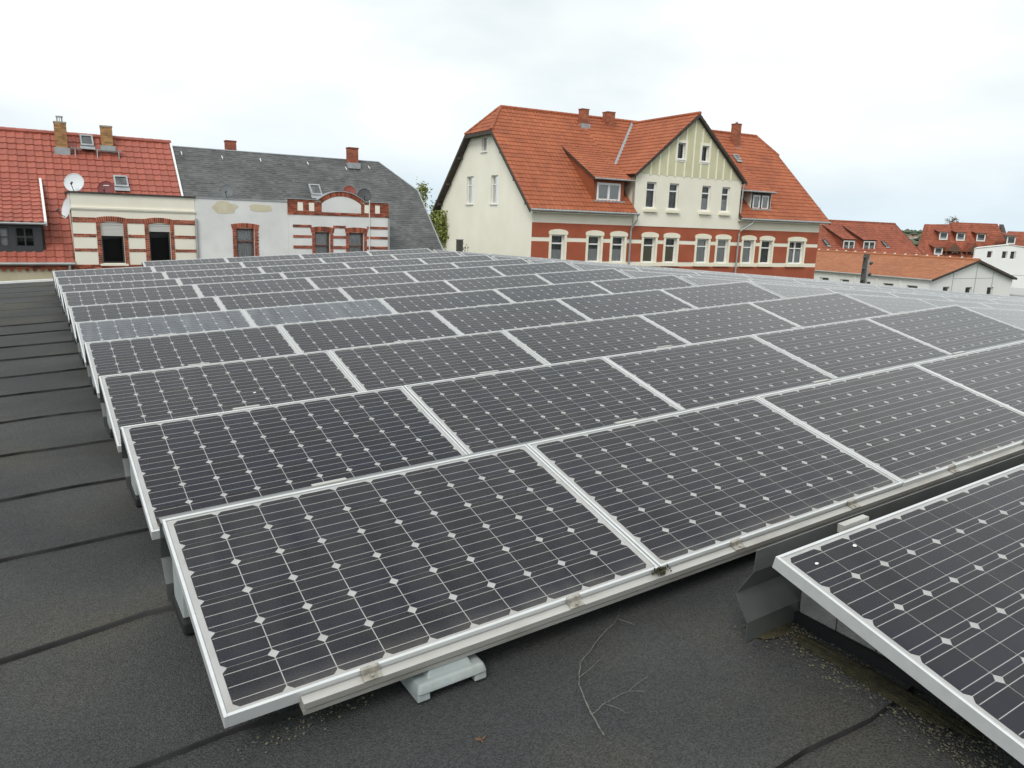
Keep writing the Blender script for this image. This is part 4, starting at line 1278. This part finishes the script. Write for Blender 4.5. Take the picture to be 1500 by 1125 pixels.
wall(m, [(.004, GROUND), (WD - .004, GROUND), (WD - .004, 2.02), (RT + 1.78, 6.04), (RT - 1.78, 6.04), (.004, 2.02)], gw, gs, .2)
m.build('gable_wall', 'pale_cream', hC)
for (a, b, c, d) in gw[:3]:
    window(hC, a, b, c, d, gs, fw=.06, transom=.68 if d - c > 1 else None, depth=.16, interior='interior_grey')
window(hC, *gw[3], gs, frame='brown_frame', fw=.03, depth=.05, sill=False)
# painted plaster and surrounds on the front
sur = [(a, b, -1.0, .62) for a, b in wins]
m = MB()
wall(m, [(.0, .45), (WL, .45), (WL, 1.21), (0, 1.21)], [(a, b, .45, .62) for a, b in wins], lambda a, b, e: (a, e - .018, b), .015, .018)
wall(m, [(.0, -.80), (WL, -.80), (WL, .23), (0, .23)], [(a, b, -.80, .23) for a, b in wins], lambda a, b, e: (a, e - .018, b), .015, .018)
m.box(0, WL, -.018, 0.001, GROUND, -1.06)
m.build('red_bands', 'red_plaster', hC)
for i, (a, b) in enumerate(wins):
    m = MB(); e = -.06
    m.box(a, a + .14, e, .0, -.86, .60); m.box(b - .14, b, e, 0, -.86, .60)
    mid = (a + b) / 2; hf = (b - a) / 2 + .05
    pts = [(a - .04, .60), (b + .04, .60), (b + .04, .70)] + [(mid + hf * math.cos(t), .72 + .17 * math.sin(t)) for t in [math.pi * k / 12 for k in range(13)]] + [(a - .04, .70)]
    m.prism(pts, e - .02, .0, lambda p, q, s: (p, s, q))
    m.build('window_surround', 'surround_stone', hC)
    MB().box(a - .06, b + .06, -.14, 0, -1.04, -.865).build('window_ledge', 'surround_stone', hC)
    window(hC, *open_[i], fac, back=.12, fw=.085, transom=.68, mullion=(i == 9), depth=.15, sill=False, curtain=('curtain', 'curtain', 'curtain', 'curtain_tan', 'curtain_tan', 'curtain', 'curtain', 'curtain', None, 'curtain')[i], lower=(.45, .5, .5, .66, .66, .95, .95, .9, None, .6)[i], interior='interior_grey')
# front gable
up = [(7.37, 7.98), (9.01, 9.63), (11.47, 12.07), (13.04, 13.60)]
uo = [(a - .02, b + .06, 2.22, 3.68) for a, b in up]
go = [(9.36, 9.92, 5.05, 5.95), (11.16, 11.70, 5.03, 5.92)]
m = MB()
fg = lambda a, b, e: (a, e - .05, b)
wall(m, [(GA, 1.21), (GB, 1.21), (GB, GZ), (GM, GT), (GA, GZ)], uo + go, fg, .2)
for s in (GA, GB):
    m.add([(s, -.05, 1.21), (s, -.05, GZ), (s, 2.9, GZ), (s, -.05, 1.21)], [(0, 1, 2)])
gabw = m.build('gable_front_wall', 'cream_plaster', hC)
for o_ in uo: window(hC, *o_, fg, back=.12, fw=.08, transom=.70, depth=.15, interior='interior_grey', sill_mat='surround_stone', curtain='curtain' if o_[0] > 11 else None, lower=.5)
for o_ in uo: MB().box(o_[0] - .14, o_[1] + .10, -.20, -.051, 2.02, 2.155).build('stone_sill', 'surround_stone', gabw)
for o_ in go: window(hC, *o_, fg, fw=.06, depth=.15, interior='interior_grey')
# olive infill with pale uprights in the gable top
inf = lambda s: GZ + (GT - GZ) * ((s - GA) / (GM - GA) if s < GM else (GB - s) / (GB - GM)) - .12
ups = [7.53, 8.13, 8.71, 9.31, 9.96, 10.57, 11.16, 11.79, 12.39, 12.96, 13.58]
m = MB()
tri = [(GA + .14, GZ + .02), (GB - .14, GZ + .02), (GM, GT - .10)]
wall(m, tri, [(a - .10, b + .10, c - .10, d + .10) for a, b, c, d in go], lambda a, b, e: (a, e - .062, b), .010, .010)
m.build('gable_infill', 'olive_plaster', gabw)
for s in ups:
    segs = [(GZ - .02, inf(s))]
    for (a, b, c, d) in go:
        if a - .12 < s < b + .12: segs = [(GZ - .02, c - .10), (d + .10, inf(s))]
    for (z0, z1) in segs:
        if z1 - z0 > .08: MB().box(s - .05, s + .05, -.085, -.0505, z0, z1).build('gable_upright', 'pale_cream', gabw)
for (a, b, c, d) in go:
    m = MB(); m.box(a - .14, a, -.09, -.0505, c - .14, d + .14); m.box(b, b + .14, -.09, -.0505, c - .14, d + .14); m.box(a, b, -.09, -.0505, d, d + .14); m.box(a, b, -.09, -.0505, c - .14, c - .06)
    m.build('window_surround', 'pale_cream', gabw)
# roofs
def add_roof(polys, mt, pw, ph, kind, name='roof', thick=.03):
    r = None
    for p, eave in polys:
        s = slab(p, .14)
        o = s.build(name if r is None else 'roof_deck', 'dark_timber', hC if r is None else r)
        if r is None: r = o
        roof_tiles(p, eave, pw, ph, kind, thick=thick).build('roof_tiles', mt, r, tints=True, kind='stuff')
    return r
BL, BT = RT - 1.72, zc(RT - 1.72)
RL, RR, VL, VR = 1.06, 21.55, -.36, 22.30
back = 2 * RT - ET
main_l = [(VL, ET, EZ), (GA - .02, ET, EZ), (GA - .02, RT, RZ), (RL, RT, RZ), (VL, BL, BT)]
main_m = [(GA - .015, .75, zc(.75)), (GB + .015, .75, zc(.75)), (GB + .015, RT, RZ), (GA - .015, RT, RZ)]
main_r = [(GB + .02, ET, EZ), (VR, ET, EZ), (VR, BL + .2, zc(BL + .2)), (RR, RT, RZ), (GB + .02, RT, RZ)]
rC = add_roof([(main_l, (1, 0, 0)), (main_m, (1, 0, 0)), (main_r, (1, 0, 0)),
               ([(VL, BL, BT), (RL, RT, RZ), (VL, 2 * RT - BL, BT)], (0, 1, 0)),
               ([(VR, BL + .2, zc(BL + .2)), (RR, RT, RZ), (VR, 2 * RT - BL - .2, zc(BL + .2))], (0, 1, 0))], 'tile_orange', .25, .345, 'pantile')
bk = [(VL, back, EZ), (VR, back, EZ), (VR, 2 * RT - BL - .2, zc(BL + .2)), (RR, RT, RZ), (RL, RT, RZ), (VL, 2 * RT - BL, BT)]
slab(bk, .03, .0).build('back_slope', 'tile_orange', rC)
slab(bk, .11, .034).build('roof_deck', 'dark_timber', rC)
# front gable roof: two slopes with a ridge running back to the main ridge
GR = GT + .16
gs_l = (GR - GZ) / (GM - GA)
eo = .22
zl = GZ - eo * gs_l + .14
def tmain(z): return ET + (z - EZ) / SL
gl_ = [(GA - eo, -.28, zl), (GM, -.28, GR + .0), (GM, RT - .05, GR), (GA - eo, tmain(zl) + .05, zl)]
gsr = (GR - GZ) / (GB - GM)
zr = GZ - eo * gsr + .14
gr_ = [(GB + eo, -.28, zr), (GM, -.28, GR), (GM, RT - .05, GR), (GB + eo, tmain(zr) + .05, zr)]
rG = add_roof([(gl_, (0, 1, 0)), (gr_, (0, 1, 0))], 'tile_orange', .25, .345, 'pantile', 'gable_roof')
cp = MB()
for p, q in (((RL, RT, RZ + .02), (GM, RT, RZ + .02)), ((GM, RT, RZ + .02), (RR, RT, RZ + .02)), ((RL, RT, RZ), (VL, BL, BT + .02)), ((RL, RT, RZ), (VL, 2 * RT - BL, BT + .02)), ((RR, RT, RZ), (VR, BL + .2, zc(BL + .2) + .02))):
    ridge_caps(p, q, cp, .10, .36)
ridge_caps((GM, -.30, GR + .02), (GM, RT, GR + .02), cp, .10, .36)
cp.build('ridge_tiles', 'tile_orange', rC, tints=True, kind='stuff')
m = MB()
va = Vector((GA - eo, tmain(zl), zl + .05)); vb = Vector((GM, tmain(GR), GR + .05))
wv = Vector((.14, 0, 0)); m.add([va - wv, va + wv, vb + wv, vb - wv, va - wv + Vector((0, 0, .03)), va + wv + Vector((0, 0, .03)), vb + wv + Vector((0, 0, .03)), vb - wv + Vector((0, 0, .03))], [(0, 3, 2, 1), (4, 5, 6, 7), (0, 1, 5, 4), (1, 2, 6, 5), (2, 3, 7, 6), (3, 0, 4, 7)])
m.build('valley_sheet', 'lead', rC)
# barge boards, soffits and gutters
for s, bl in ((VL - .02, BL), (VR + .02, BL + .2)):
    for sgn in (0, 1):
        p = [(ET - .02, EZ - .20), (ET - .02, EZ - .0), (bl, zc(bl) - .0), (bl, zc(bl) - .20)]
        if sgn: p = [(2 * RT - a, b) for a, b in p]
        MB().prism(p, s - .03, s + .03, lambda t, z, e: (e, t, z)).build('barge_board', 'dark_timber', rC)
    MB().box(s - .03, s + .03, bl, 2 * RT - bl, zc(bl) - .22, zc(bl) - .02).build('hip_board', 'dark_timber', rC)
for (pa, pb) in (((GA - eo, zl), (GM, GR)), ((GB + eo, zr), (GM, GR))):
    MB().add([(pa[0], -.31, pa[1] - .17), (pb[0], -.31, pb[1] - .20), (pb[0], -.31, pb[1] - .01), (pa[0], -.31, pa[1] - .01), (pa[0], -.27, pa[1] - .17), (pb[0], -.27, pb[1] - .20), (pb[0], -.27, pb[1] - .01), (pa[0], -.27, pa[1] - .01)],
          [(0, 3, 2, 1), (4, 5, 6, 7), (0, 1, 5, 4), (1, 2, 6, 5), (2, 3, 7, 6), (3, 0, 4, 7)]).build('gable_barge_board', 'dark_timber', rG)
for t_, z_ in ((1.6, 3.7), (3.3, 5.2), (.2, 2.4)):
    MB().box(VL, .02, t_ - .06, t_ + .06, zc(t_) - .34, zc(t_) - .17).build('purlin_end', 'dark_timber', rC)
    MB().box(VL, .02, 2 * RT - t_ - .06, 2 * RT - t_ + .06, zc(t_) - .34, zc(t_) - .17).build('purlin_end', 'dark_timber', rC)
for (a, b) in ((VL, GA + .1), (GB - .1, VR)):
    MB().tube([(a, ET - .05, EZ - .05), (b, ET - .05, EZ - .05)], .065, 8).build('gutter', 'zinc', hC)
MB().box(0, GA, ET, 0, EZ - .17, EZ - .14).build('soffit', 'pale_cream', hC)
MB().box(GB, WL, ET, 0, EZ - .17, EZ - .14).build('soffit', 'pale_cream', hC)
MB().tube([(GA + .0, ET - .05, EZ - .1), (GA - .0, ET - .02, EZ - .35), (GA - .15, -.12, EZ - .85), (GA - .15, -.10, EZ - 1.1), (GA - .15, -.10, -5.3)], .055, 8).build('downpipe', 'zinc', hC)
MB().tube([(GB + .9, ET - .05, EZ - .1), (GB + .85, ET, EZ - .3), (GB + .2, -.14, EZ - .75), (GB + .12, -.11, EZ - 1.0), (GB + .12, -.11, -5.3)], .055, 8).build('downpipe', 'zinc', hC)
MB().tube([(GB + .1, -.22, GZ - .1), (GB + .08, -.14, GZ - .5), (GB + .08, -.10, EZ + .1)], .045, 8).build('downpipe', 'zinc', hC)
# dormers
def shed_dormer(a0, a1, roof_a0, roof_a1, tf, ztop, tback, cheek, face, wfn):
    zb = zc(tf) - .05
    p = [(roof_a0, tf - .28, ztop), (roof_a1, tf - .28, ztop), (roof_a1, tback, zc(tback) + .03), (roof_a0, tback, zc(tback) + .03)]
    d = slab(p, .10).build('dormer_roof', 'dark_timber', hC)
    roof_tiles(p, (1, 0, 0), .25, .32, 'pantile').build('roof_tiles', 'tile_orange', d, tints=True, kind='stuff')
    k = (p[2][2] - ztop) / (tback - tf + .28)
    for x in (a0, a1):
        MB().prism([(tf, zb), (tf, ztop + .28 * k - .12), (tback - .2, zc(tback - .2) - .02)], x - .03, x + .03, lambda t, z, e: (e, t, z)).build('dormer_cheek', cheek, hC)
    MB().box(a0 - .05, a1 + .05, tf - .16, tf + .02, zb - .02, zb + .05).build('dormer_apron', 'lead', hC)
    MB().tube([(roof_a0, tf - .33, ztop - .03), (roof_a1, tf - .33, ztop - .03)], .05, 8).build('dormer_gutter', 'zinc', d)
    return d, zb
d, zb = shed_dormer(4.0, 6.0, 3.84, 6.42, .30, 3.70, 3.80, 'tile_orange', 'tile_orange', None)
m = MB(); wall(m, [(4.0, zb), (6.0, zb), (6.0, 3.62), (4.0, 3.62)], [(4.20, 5.80, 2.50, 3.48)], lambda a, b, e: (a, .30 + e, b), .10); m.build('dormer_face', 'tile_orange', hC)
window(hC, 4.20, 5.80, 2.50, 3.48, lambda a, b, e: (a, .28 + e, b), fw=.12, mullion=True, depth=.06, back=.06, sill=False, curtain='curtain', lower=.95, interior='interior_grey')
d, zb = shed_dormer(15.80, 17.46, GB + .05, 17.56, .30, 3.58, 3.5, 'pale_cream', 'dark_timber', None)
m = MB(); wall(m, [(15.80, zb), (17.46, zb), (17.46, 3.48), (15.80, 3.48)], [(15.95, 16.58, 2.50, 3.36), (16.70, 17.33, 2.50, 3.36)], lambda a, b, e: (a, .30 + e, b), .10); m.build('dormer_face', 'anthracite', hC)
for a in (15.95, 16.70):
    window(hC, a, a + .63, 2.50, 3.36, lambda p, b, e: (p, .29 + e, b), fw=.10, depth=.06, back=.06, sill=False, curtain='curtain', lower=.95, interior='interior_grey')
skylight(rC, 17.62, 18.02, 3.85, 4.25, zc, SL)
chimney(rC, 6.22, 6.72, 5.32, 5.72, 6.8, 8.02, 'chimney_orange', 'brick', (6.82, 7.20))
chimney(rC, 8.22, 8.80, 5.50, 6.05, 7.0, 8.06, 'chimney_orange', 'brick')
chimney(rC, 18.52, 19.02, 5.05, 5.50, 6.4, 8.22, 'chimney_orange', 'brick', (6.30, 6.72))
MB().box(18.70, 18.83, 5.2, 5.33, 8.28, 8.40).build('chimney_pot', 'lead', rC)

# ================================================================== buildings to the right
# long low hall, gable towards us
hF = building('low_hall', 'long low white hall with flat orange tiled roof', (55.36, 28.0, 0), (6.1, 8, GROUND))
FL, FW, FE, FR = 15.0, 12.2, -1.83, -.43
m = MB()
fw_ = [(1.95, 2.90, -2.96, -2.42), (5.15, 6.10, -3.60, -2.50), (8.40, 9.35, -3.60, -2.55)]
wall(m, [(.004, GROUND), (FW, GROUND), (FW, FE), (FW / 2, FR - .08), (.004, FE)], fw_, fac, .2)
fl = [(y - .42, y + .42, -2.84, -2.40) for y in (1.25, 3.15, 5.05, 6.90, 8.78, 10.7, 12.6)]
wall(m, [(.004, GROUND), (FL, GROUND), (FL, FE), (.004, FE)], fl, gs, .2)
m.add([(FW, 0, GROUND), (FW, FL, GROUND), (FW, FL, FE), (FW, 0, FE)], [(0, 1, 2, 3)])
wf = m.build('wall', 'panel_wall', hF)
for q in fw_: window(hF, *q, fac, frame='panel_wall', fw=.05, depth=.14, sill=False, interior='interior_grey')
for q in fl: window(hF, *q, gs, fw=.05, depth=.14, sill=False, interior='interior_grey')
for x in (3.1, 6.35, 8.95):
    MB().box(x, x + .10, -.012, .0, GROUND, FE + (FR - FE) * (1 - abs(x + .05 - FW / 2) / (FW / 2)) - .16).build('panel_joint', 'joint_grey', wf)
MB().box(3.2, 8.95, -.008, 0, FE - .02, FE + .02).build('panel_joint', 'joint_grey', wf)
for y in (2.2, 4.1, 6.0, 7.85, 9.75, 11.6):
    MB().box(-.05, 0, y - .07, y + .07, GROUND, FE - .2).build('pilaster', 'panel_wall', wf)
ov = .12
k = (FR - FE) / (FW / 2)
p1 = [(-ov, -.25, FE - ov * k), (-ov, FL, FE - ov * k), (FW / 2, FL, FR), (FW / 2, -.25, FR)]
p2 = [(FW + ov, -.25, FE - ov * k), (FW + ov, FL, FE - ov * k), (FW / 2, FL, FR), (FW / 2, -.25, FR)]
rF = slab(p1, .12).build('roof', 'panel_wall', hF)
roof_tiles(p1, (0, 1, 0), .30, .34, 'flat', thick=.014).build('roof_tiles', 'tile_flat_orange', rF, tints=True, kind='stuff')
slab(p2, .12).build('roof_deck', 'dark_timber', rF)
roof_tiles(p2, (0, 1, 0), .30, .34, 'flat', thick=.014).build('roof_tiles', 'tile_flat_orange', rF, tints=True, kind='stuff')
ridge_caps((FW / 2, -.25, FR + .02), (FW / 2, FL, FR + .02), MB(), .12, .9).build('ridge_tiles', 'tile_flat_orange', rF, tints=True, kind='stuff')
m = MB()
for i in range(16): m.tube([(FW / 2 - .12, .2 + i * .92, FR + .14), (FW / 2 + .06, .2 + i * .92, FR + .16)], .05, 6)
m.build('ridge_clips', 'white_trim', rF)
MB().tube([(-ov - .05, -.25, FE - ov * k - .04), (-ov - .05, FL, FE - ov * k - .04)], .06, 8).build('gutter', 'zinc', hF)
m = MB(); m.prism([(-ov, FE - ov * k - .14), (FW / 2, FR - .15), (FW + ov, FE - ov * k - .14), (FW + ov, FE - ov * k + .03), (FW / 2, FR + .03), (-ov, FE - ov * k + .03)], -.29, -.25, lambda a, b, e: (a, e, b)); m.build('barge_board', 'dark_timber', rF)

# red-roofed house behind the hall
hD = building('dormered_house', 'red tiled house with twin shed dormers behind the low hall', (72, 49.0, 0), (10, 4.8, GROUND))
SD = math.tan(R(41)); zd = lambda t: 2.66 - SD * (4.8 - t)
m = MB(); wall(m, [(0, GROUND), (19.7, GROUND), (19.7, -1.3), (0, -1.3)], [], lambda a, b, e: (a, e + .3, b))
m.add([(19.7, .3, GROUND), (19.7, 9.3, GROUND), (19.7, 9.3, -1.3), (19.7, 4.8, 2.5), (19.7, .3, -1.3)], [(0, 1, 2, 3, 4)])
m.build('wall', 'pale_cream', hD)
pd = [(-2, 0, zd(0)), (20, 0, zd(0)), (20, 4.8, 2.66), (-2, 4.8, 2.66)]
rD = slab(pd).build('roof', 'dark_timber', hD)
roof_tiles(pd, (1, 0, 0), .28, .36, 'pantile').build('roof_tiles', 'tile_far', rD, tints=True, kind='stuff')
slab([(-2, 9.6, zd(0)), (20, 9.6, zd(0)), (20, 4.8, 2.66), (-2, 4.8, 2.66)], .12, .0).build('back_slope', 'tile_far', rD)
ridge_caps((-2, 4.8, 2.68), (20, 4.8, 2.68), MB(), .1, .4).build('ridge_tiles', 'tile_far', rD, tints=True, kind='stuff')
MB().prism([(-.05, zd(0) - .15), (-.05, zd(0) + .06), (4.8, 2.74), (4.8, 2.52)], 20.0, 20.06, lambda t, z, e: (e, t, z)).build('verge_board', 'dark_timber', rD)
for a, b in ((4.95, 7.0), (8.70, 10.90)):
    p = [(a - .25, 1.15, .62), (b + .15, 1.15, .62), (b + .15, 4.25, zd(4.25) + .03), (a - .25, 4.25, zd(4.25) + .03)]
    dd = slab(p, .08).build('dormer_roof', 'dark_timber', hD)
    roof_tiles(p, (1, 0, 0), .28, .36, 'pantile').build('roof_tiles', 'tile_far', dd, tints=True, kind='stuff')
    for x in (a - .08, b):
        MB().prism([(1.3, zd(1.3)), (1.3, .62), (4.1, zd(4.1))], x, x + .08, lambda t, z, e: (e, t, z)).build('dormer_cheek', 'tile_far', hD)
    window(hD, a, b, -.75, .50, lambda q, z, e: (q, 1.25 + e, z), fw=.13, mullion=True, depth=.05, back=.06, sill=True, curtain='curtain', lower=.6, interior='interior_grey')
for x in (2.3, 13.4):
    s = skylight(rD, x, x + .62, 1.55, 2.25, zd, SD, 'anthracite')
MB().tube([(5.5, 5.2, 2.4), (5.5, 5.2, 4.1)], .035, 5).build('antenna_mast', 'zinc', rD)

# far hipped house with many dormers (faces the camera roof obliquely)
FY = -0.5683
def far_frame(depth): return (-0.3419 + .53812 * depth, -2.9607 + .84287 * depth, 0)
hE = building('apartment_house', 'far rust red roofed block with rows of small dormers', far_frame(115), (68, 4, GROUND), FY)
ze = lambda t: -1.6 + t * 1.28
pe = [(59.4, 0, -1.6), (67.0, 0, -1.6), (67.0, 3.7, 3.13), (62.1, 3.7, 3.13)]
pe2 = [(66.1, -.12, -1.7), (74.2, -.12, -1.7), (73.3, 3.95, 3.55), (66.1, 3.95, 3.55)]
rE = slab(pe).build('roof', 'dark_timber', hE)
for p in (pe, pe2):
    roof_tiles(p, (1, 0, 0), .3, .38, 'pantile').build('roof_tiles', 'tile_far', rE, tints=True, kind='stuff')
slab(pe2).build('roof_deck', 'dark_timber', rE)
slab([(59.4, 0, -1.6), (62.1, 3.7, 3.13), (63.8, 7.4, -1.6)], .1, 0).build('hip', 'tile_far', rE)
slab([(63.8, 7.6, -1.6), (74.2, 7.6, -1.6), (73.3, 3.95, 3.5), (62.1, 3.75, 3.1)], .1, 0.0).build('back_slope', 'tile_far', rE)
m = MB(); m.hexa([(59.8, .3, GROUND), (74, .3, GROUND), (74, 7.3, GROUND), (64, 7.3, GROUND)], [(59.8, .3, -1.6), (74, .3, -1.6), (74, 7.3, -1.6), (64, 7.3, -1.6)]); m.build('wall', 'pale_cream', hE)
m = MB(); m.prism([(-.1, -1.7), (3.95, 3.5), (3.95, 3.2), (.3, -1.7)], 73.6, 74.25, lambda t, z, e: (e, t, z)); m.build('verge_board', 'dark_timber', rE)
for (a, b, z0, z1) in ((63.55, 64.85, .88, 2.04), (66.10, 67.42, .84, 2.06), (69.15, 70.5, .84, 2.03), (62.2, 63.45, -1.32, -.22)):
    tf = (z0 + 1.6) / 1.28 - .15
    window(hE, a, b, z0, z1, lambda q, z, e, tf=tf: (q, tf + e, z), fw=.17, depth=.05, back=.06, sill=False, interior='interior_grey', curtain='curtain', lower=.4)
    p = [(a - .3, tf - .25, z1 + .05), (b + .3, tf - .25, z1 + .05), (b + .3, tf + 1.3, ze(tf + 1.3) + .03), (a - .3, tf + 1.3, ze(tf + 1.3) + .03)]
    dd = slab(p, .08, 0.0).build('dormer_roof', 'tile_far', hE)
    for x in (a - .06, b):
        MB().prism([(tf, ze(tf)), (tf, z1 + .05), (tf + 1.2, ze(tf + 1.2))], x, x + .06, lambda t, z, e: (e, t, z)).build('dormer_cheek', 'tile_far', hE)
for a, b in ((63.75, 66.1), (66.8, 68.9)):
    mid = (a + b) / 2
    m = MB(); m.prism([(a - .25, -.75), (b + .25, -.75), (mid, .58)], -.35, 1.9, lambda s, z, e: (s, e, z)); g_ = m.build('balcony_gable', 'tile_far', hE)
    MB().prism([(a + .1, -.72), (b - .1, -.72), (mid, .32)], -.37, -.36, lambda s, z, e: (s, e, z)).build('gable_boards', 'board_brown', g_)
    MB().box(a, b, .55, .6, -1.75, -.75).build('balcony_back', 'board_brown', hE)
    window(hE, mid + .1, b - .15, -1.75, -.80, lambda q, z, e: (q, .40 + e, z), fw=.12, depth=.05, sill=False, interior='interior_grey')
    for x in (a, b - .12): MB().box(x, x + .12, -.3, -.18, -1.9, -.75).build('balcony_post', 'board_brown', hE)
# its lower neighbour
hN = building('neighbour_house', 'low red roofed house at the end of the dormered block', far_frame(113), (77, 4, GROUND), FY)
pn = [(71.8, 0, .1), (80, 0, .1), (80, 3.0, 2.45), (73.2, 3.0, 2.45)]
rN = slab(pn).build('roof', 'dark_timber', hN)
roof_tiles(pn, (1, 0, 0), .3, .38, 'pantile').build('roof_tiles', 'tile_far', rN, tints=True, kind='stuff')
MB().box(72.2, 80, .2, 6, GROUND, .08).build('wall', 'pale_cream', hN)
window(hN, 71.75, 73.0, .62, 1.78, lambda q, z, e: (q, .55 + e, z), fw=.15, depth=.05, back=.06, sill=False, interior='interior_grey')
dd = slab([(71.5, .3, 1.85), (73.3, .3, 1.85), (73.3, 2.6, 2.25), (71.5, 2.6, 2.25)], .08).build('dormer_roof', 'tile_far', hN)
# white building
hW = building('white_building', 'plain bright white building with shallow gable and three small windows', far_frame(90), (57, 4, GROUND), FY)
m = MB()
ww = [(54.85, 55.45, -.95, -.16), (56.58, 57.2, -.96, -.12), (57.55, 58.2, -1.0, -.10)]
wall(m, [(53.4, GROUND), (61.0, GROUND), (61.0, .20), (57.12, .64), (53.4, .13)], ww, fac, .2)
m.add([(53.4, 0, GROUND), (59.0, 9, GROUND), (59.0, 9, .13), (53.4, 0, .13)], [(0, 1, 2, 3)])
m.build('wall', 'white_wall', hW)
for q in ww: window(hW, *q, fac, frame='white_frame', fw=.05, depth=.12, sill=False, interior='interior_grey')
slab([(53.3, -.1, .16), (57.12, -.1, .68), (62.7, 9, .68), (58.9, 9, .16)], .04, 0).build('roof', 'white_trim', hW)
slab([(61.1, -.1, .22), (57.12, -.1, .68), (62.7, 9, .68), (66.7, 9, .22)], .04, 0).build('roof_deck', 'white_trim', hW)
MB().box(53.39, 61, -.015, 0, -2.85, -2.80).build('wall_joint', 'joint_grey', hW)
# flat grey annexe roof beside the hall
hX = building('flat_annexe', 'low flat-roofed grey annexe beside the low hall', (67.9, 27, 0), (4, 4, GROUND))
MB().box(0, 10, 0, 8, GROUND, -3.55).build('wall', 'white_wall', hX)
MB().box(-.2, 10.2, -.2, 8.2, -3.55, -3.2).build('roof', 'joint_grey', hX)

# ---- wooden utility pole
pt = thing('utility_pole', 'dark weathered utility pole with climbing pegs before the low hall', 'pole', (38.05, 22.0, GROUND))
m = MB(); m.tube([(0, 0, -.3), (0, 0, 2.5), (.02, 0, 5.55)], [.19, .175, .15], 10); m.build('post', 'pole_wood', pt, smooth=True)
for k in range(8):
    z = 5.35 - k * .30; s = 1 if k % 2 else -1
    m = MB(); m.tube([(0, 0, z), (s * .34, -.12, z + .02)], .035, 6); m.tube([(s * .27, -.11, z - .02), (s * .38, -.13, z + .05)], .075, 6); m.build('insulator', 'dish_dark', pt)
m = MB(); m.box(-.05, .05, -.20, -.14, 3.3, 5.3); m.build('cable_guard', 'zinc', pt)
# ---- small post with a shoot in front of the gable wall
pt = thing('timber_post', 'short weathered timber post before the cream gable wall', 'post', (15.25, 26.0, GROUND))
m = MB(); m.box(-.11, .11, -.10, .10, 0, 5.74); m.build('shaft', 'pole_wood', pt)
m = MB(); m.box(-.13, .13, -.12, .12, 5.741, 5.78); m.build('post_cap', 'zinc', pt)
def shoot(loc, label):
    t = thing('leafy_shoot', label, 'plant', loc)
    m = MB(); m.tube([(0, 0, 0), (.03, 0, .25), (.10, 0, .62)], [.014, .011, .004], 5); m.tube([(.03, 0, .25), (-.12, 0, .5)], [.008, .004], 5); m.build('stem', 'bark', t)
    m = MB()
    for k in range(26):
        c = Vector((random.uniform(-.16, .2), random.uniform(-.08, .08), random.uniform(.1, .66))); a = Vector((random.uniform(-1, 1), random.uniform(-1, 1), random.uniform(-.3, 1))).normalized() * .04; b = a.cross(Vector((random.random(), random.random(), .3))).normalized() * .022
        m.add([c - a, c + b, c + a, c - b], [(0, 1, 2, 3)], random.random())
    m.build('leaves', 'leaves_spring', t, tints=True, kind='stuff')
shoot((15.48, 26.0, GROUND + 5.0), 'thin leafy shoot growing beside the short timber post')

# ================================================================== trees
def tree(name, label, loc, height, spread, trunk_h, n_leaf, leaf, mt, seed):
    rnd = random.Random(seed)
    t = thing(name, label, 'tree', loc)
    m = MB(); tips = []
    def limb(p, d, L, r, depth):
        pts = [p]; q = p.copy(); dd = d.copy()
        for k in range(4):
            dd = (dd + Vector((rnd.uniform(-.22, .22), rnd.uniform(-.22, .22), rnd.uniform(-.05, .18)))).normalized()
            q = q + dd * L / 4; pts.append(q.copy())
        m.tube(pts, [r * (1 - .16 * k) for k in range(5)], 6 if depth < 2 else 4, caps=False)
        if depth >= 3:
            tips.extend(pts[1:]); return
        for k in range(rnd.randint(3, 4)):
            b = pts[rnd.randint(2, 4)]
            nd = (dd + Vector((rnd.uniform(-1, 1), rnd.uniform(-1, 1), rnd.uniform(-.25, .7))) * spread).normalized()
            limb(b, nd, L * rnd.uniform(.55, .78), r * .5, depth + 1)
        if depth >= 2: tips.extend(pts[2:])
    limb(Vector((0, 0, -.2)), Vector((0, 0, 1)), trunk_h, height * .028, 0)
    zs = max(p.z for p in tips); k = height / zs
    m.v = [(x, y, z * k if z > trunk_h * .3 else z) for x, y, z in m.v]
    m.build('trunk', 'bark', t)
    c = MB()
    for i in range(n_leaf):
        p = rnd.choice(tips); p = Vector((p.x, p.y, p.z * k)) + Vector((rnd.gauss(0, .22), rnd.gauss(0, .22), rnd.gauss(0, .20)))
        a = Vector((rnd.uniform(-1, 1), rnd.uniform(-1, 1), rnd.uniform(-.6, 1))).normalized() * leaf * rnd.uniform(.6, 1.3)
        b = a.cross(Vector((rnd.uniform(-1, 1), rnd.uniform(-1, 1), rnd.uniform(-1, 1)))).normalized() * leaf * .55
        c.add([p - a, p + b, p + a, p - b], [(0, 1, 2, 3)], rnd.random())
    c.build('crown', mt, t, tints=True, kind='stuff')
    return t
tree('broadleaf_tree', 'spring green tree in the gap between slate roof and gable', (25.0, 48.5, GROUND), 8.9, .8, 4.0, 10000, .10, 'leaves_spring', 4)
tree('broadleaf_tree', 'bushy yellow-green tree lower down behind the slate roof', (22.9, 44.0, GROUND), 6.9, .9, 2.6, 12000, .12, 'leaves_spring', 9)
tree('bare_tree', 'nearly bare brown tree top behind the dormered block', (132.0, 66.6, GROUND), 9.9, 1.1, 4.5, 3000, .12, 'leaves_bare', 12)
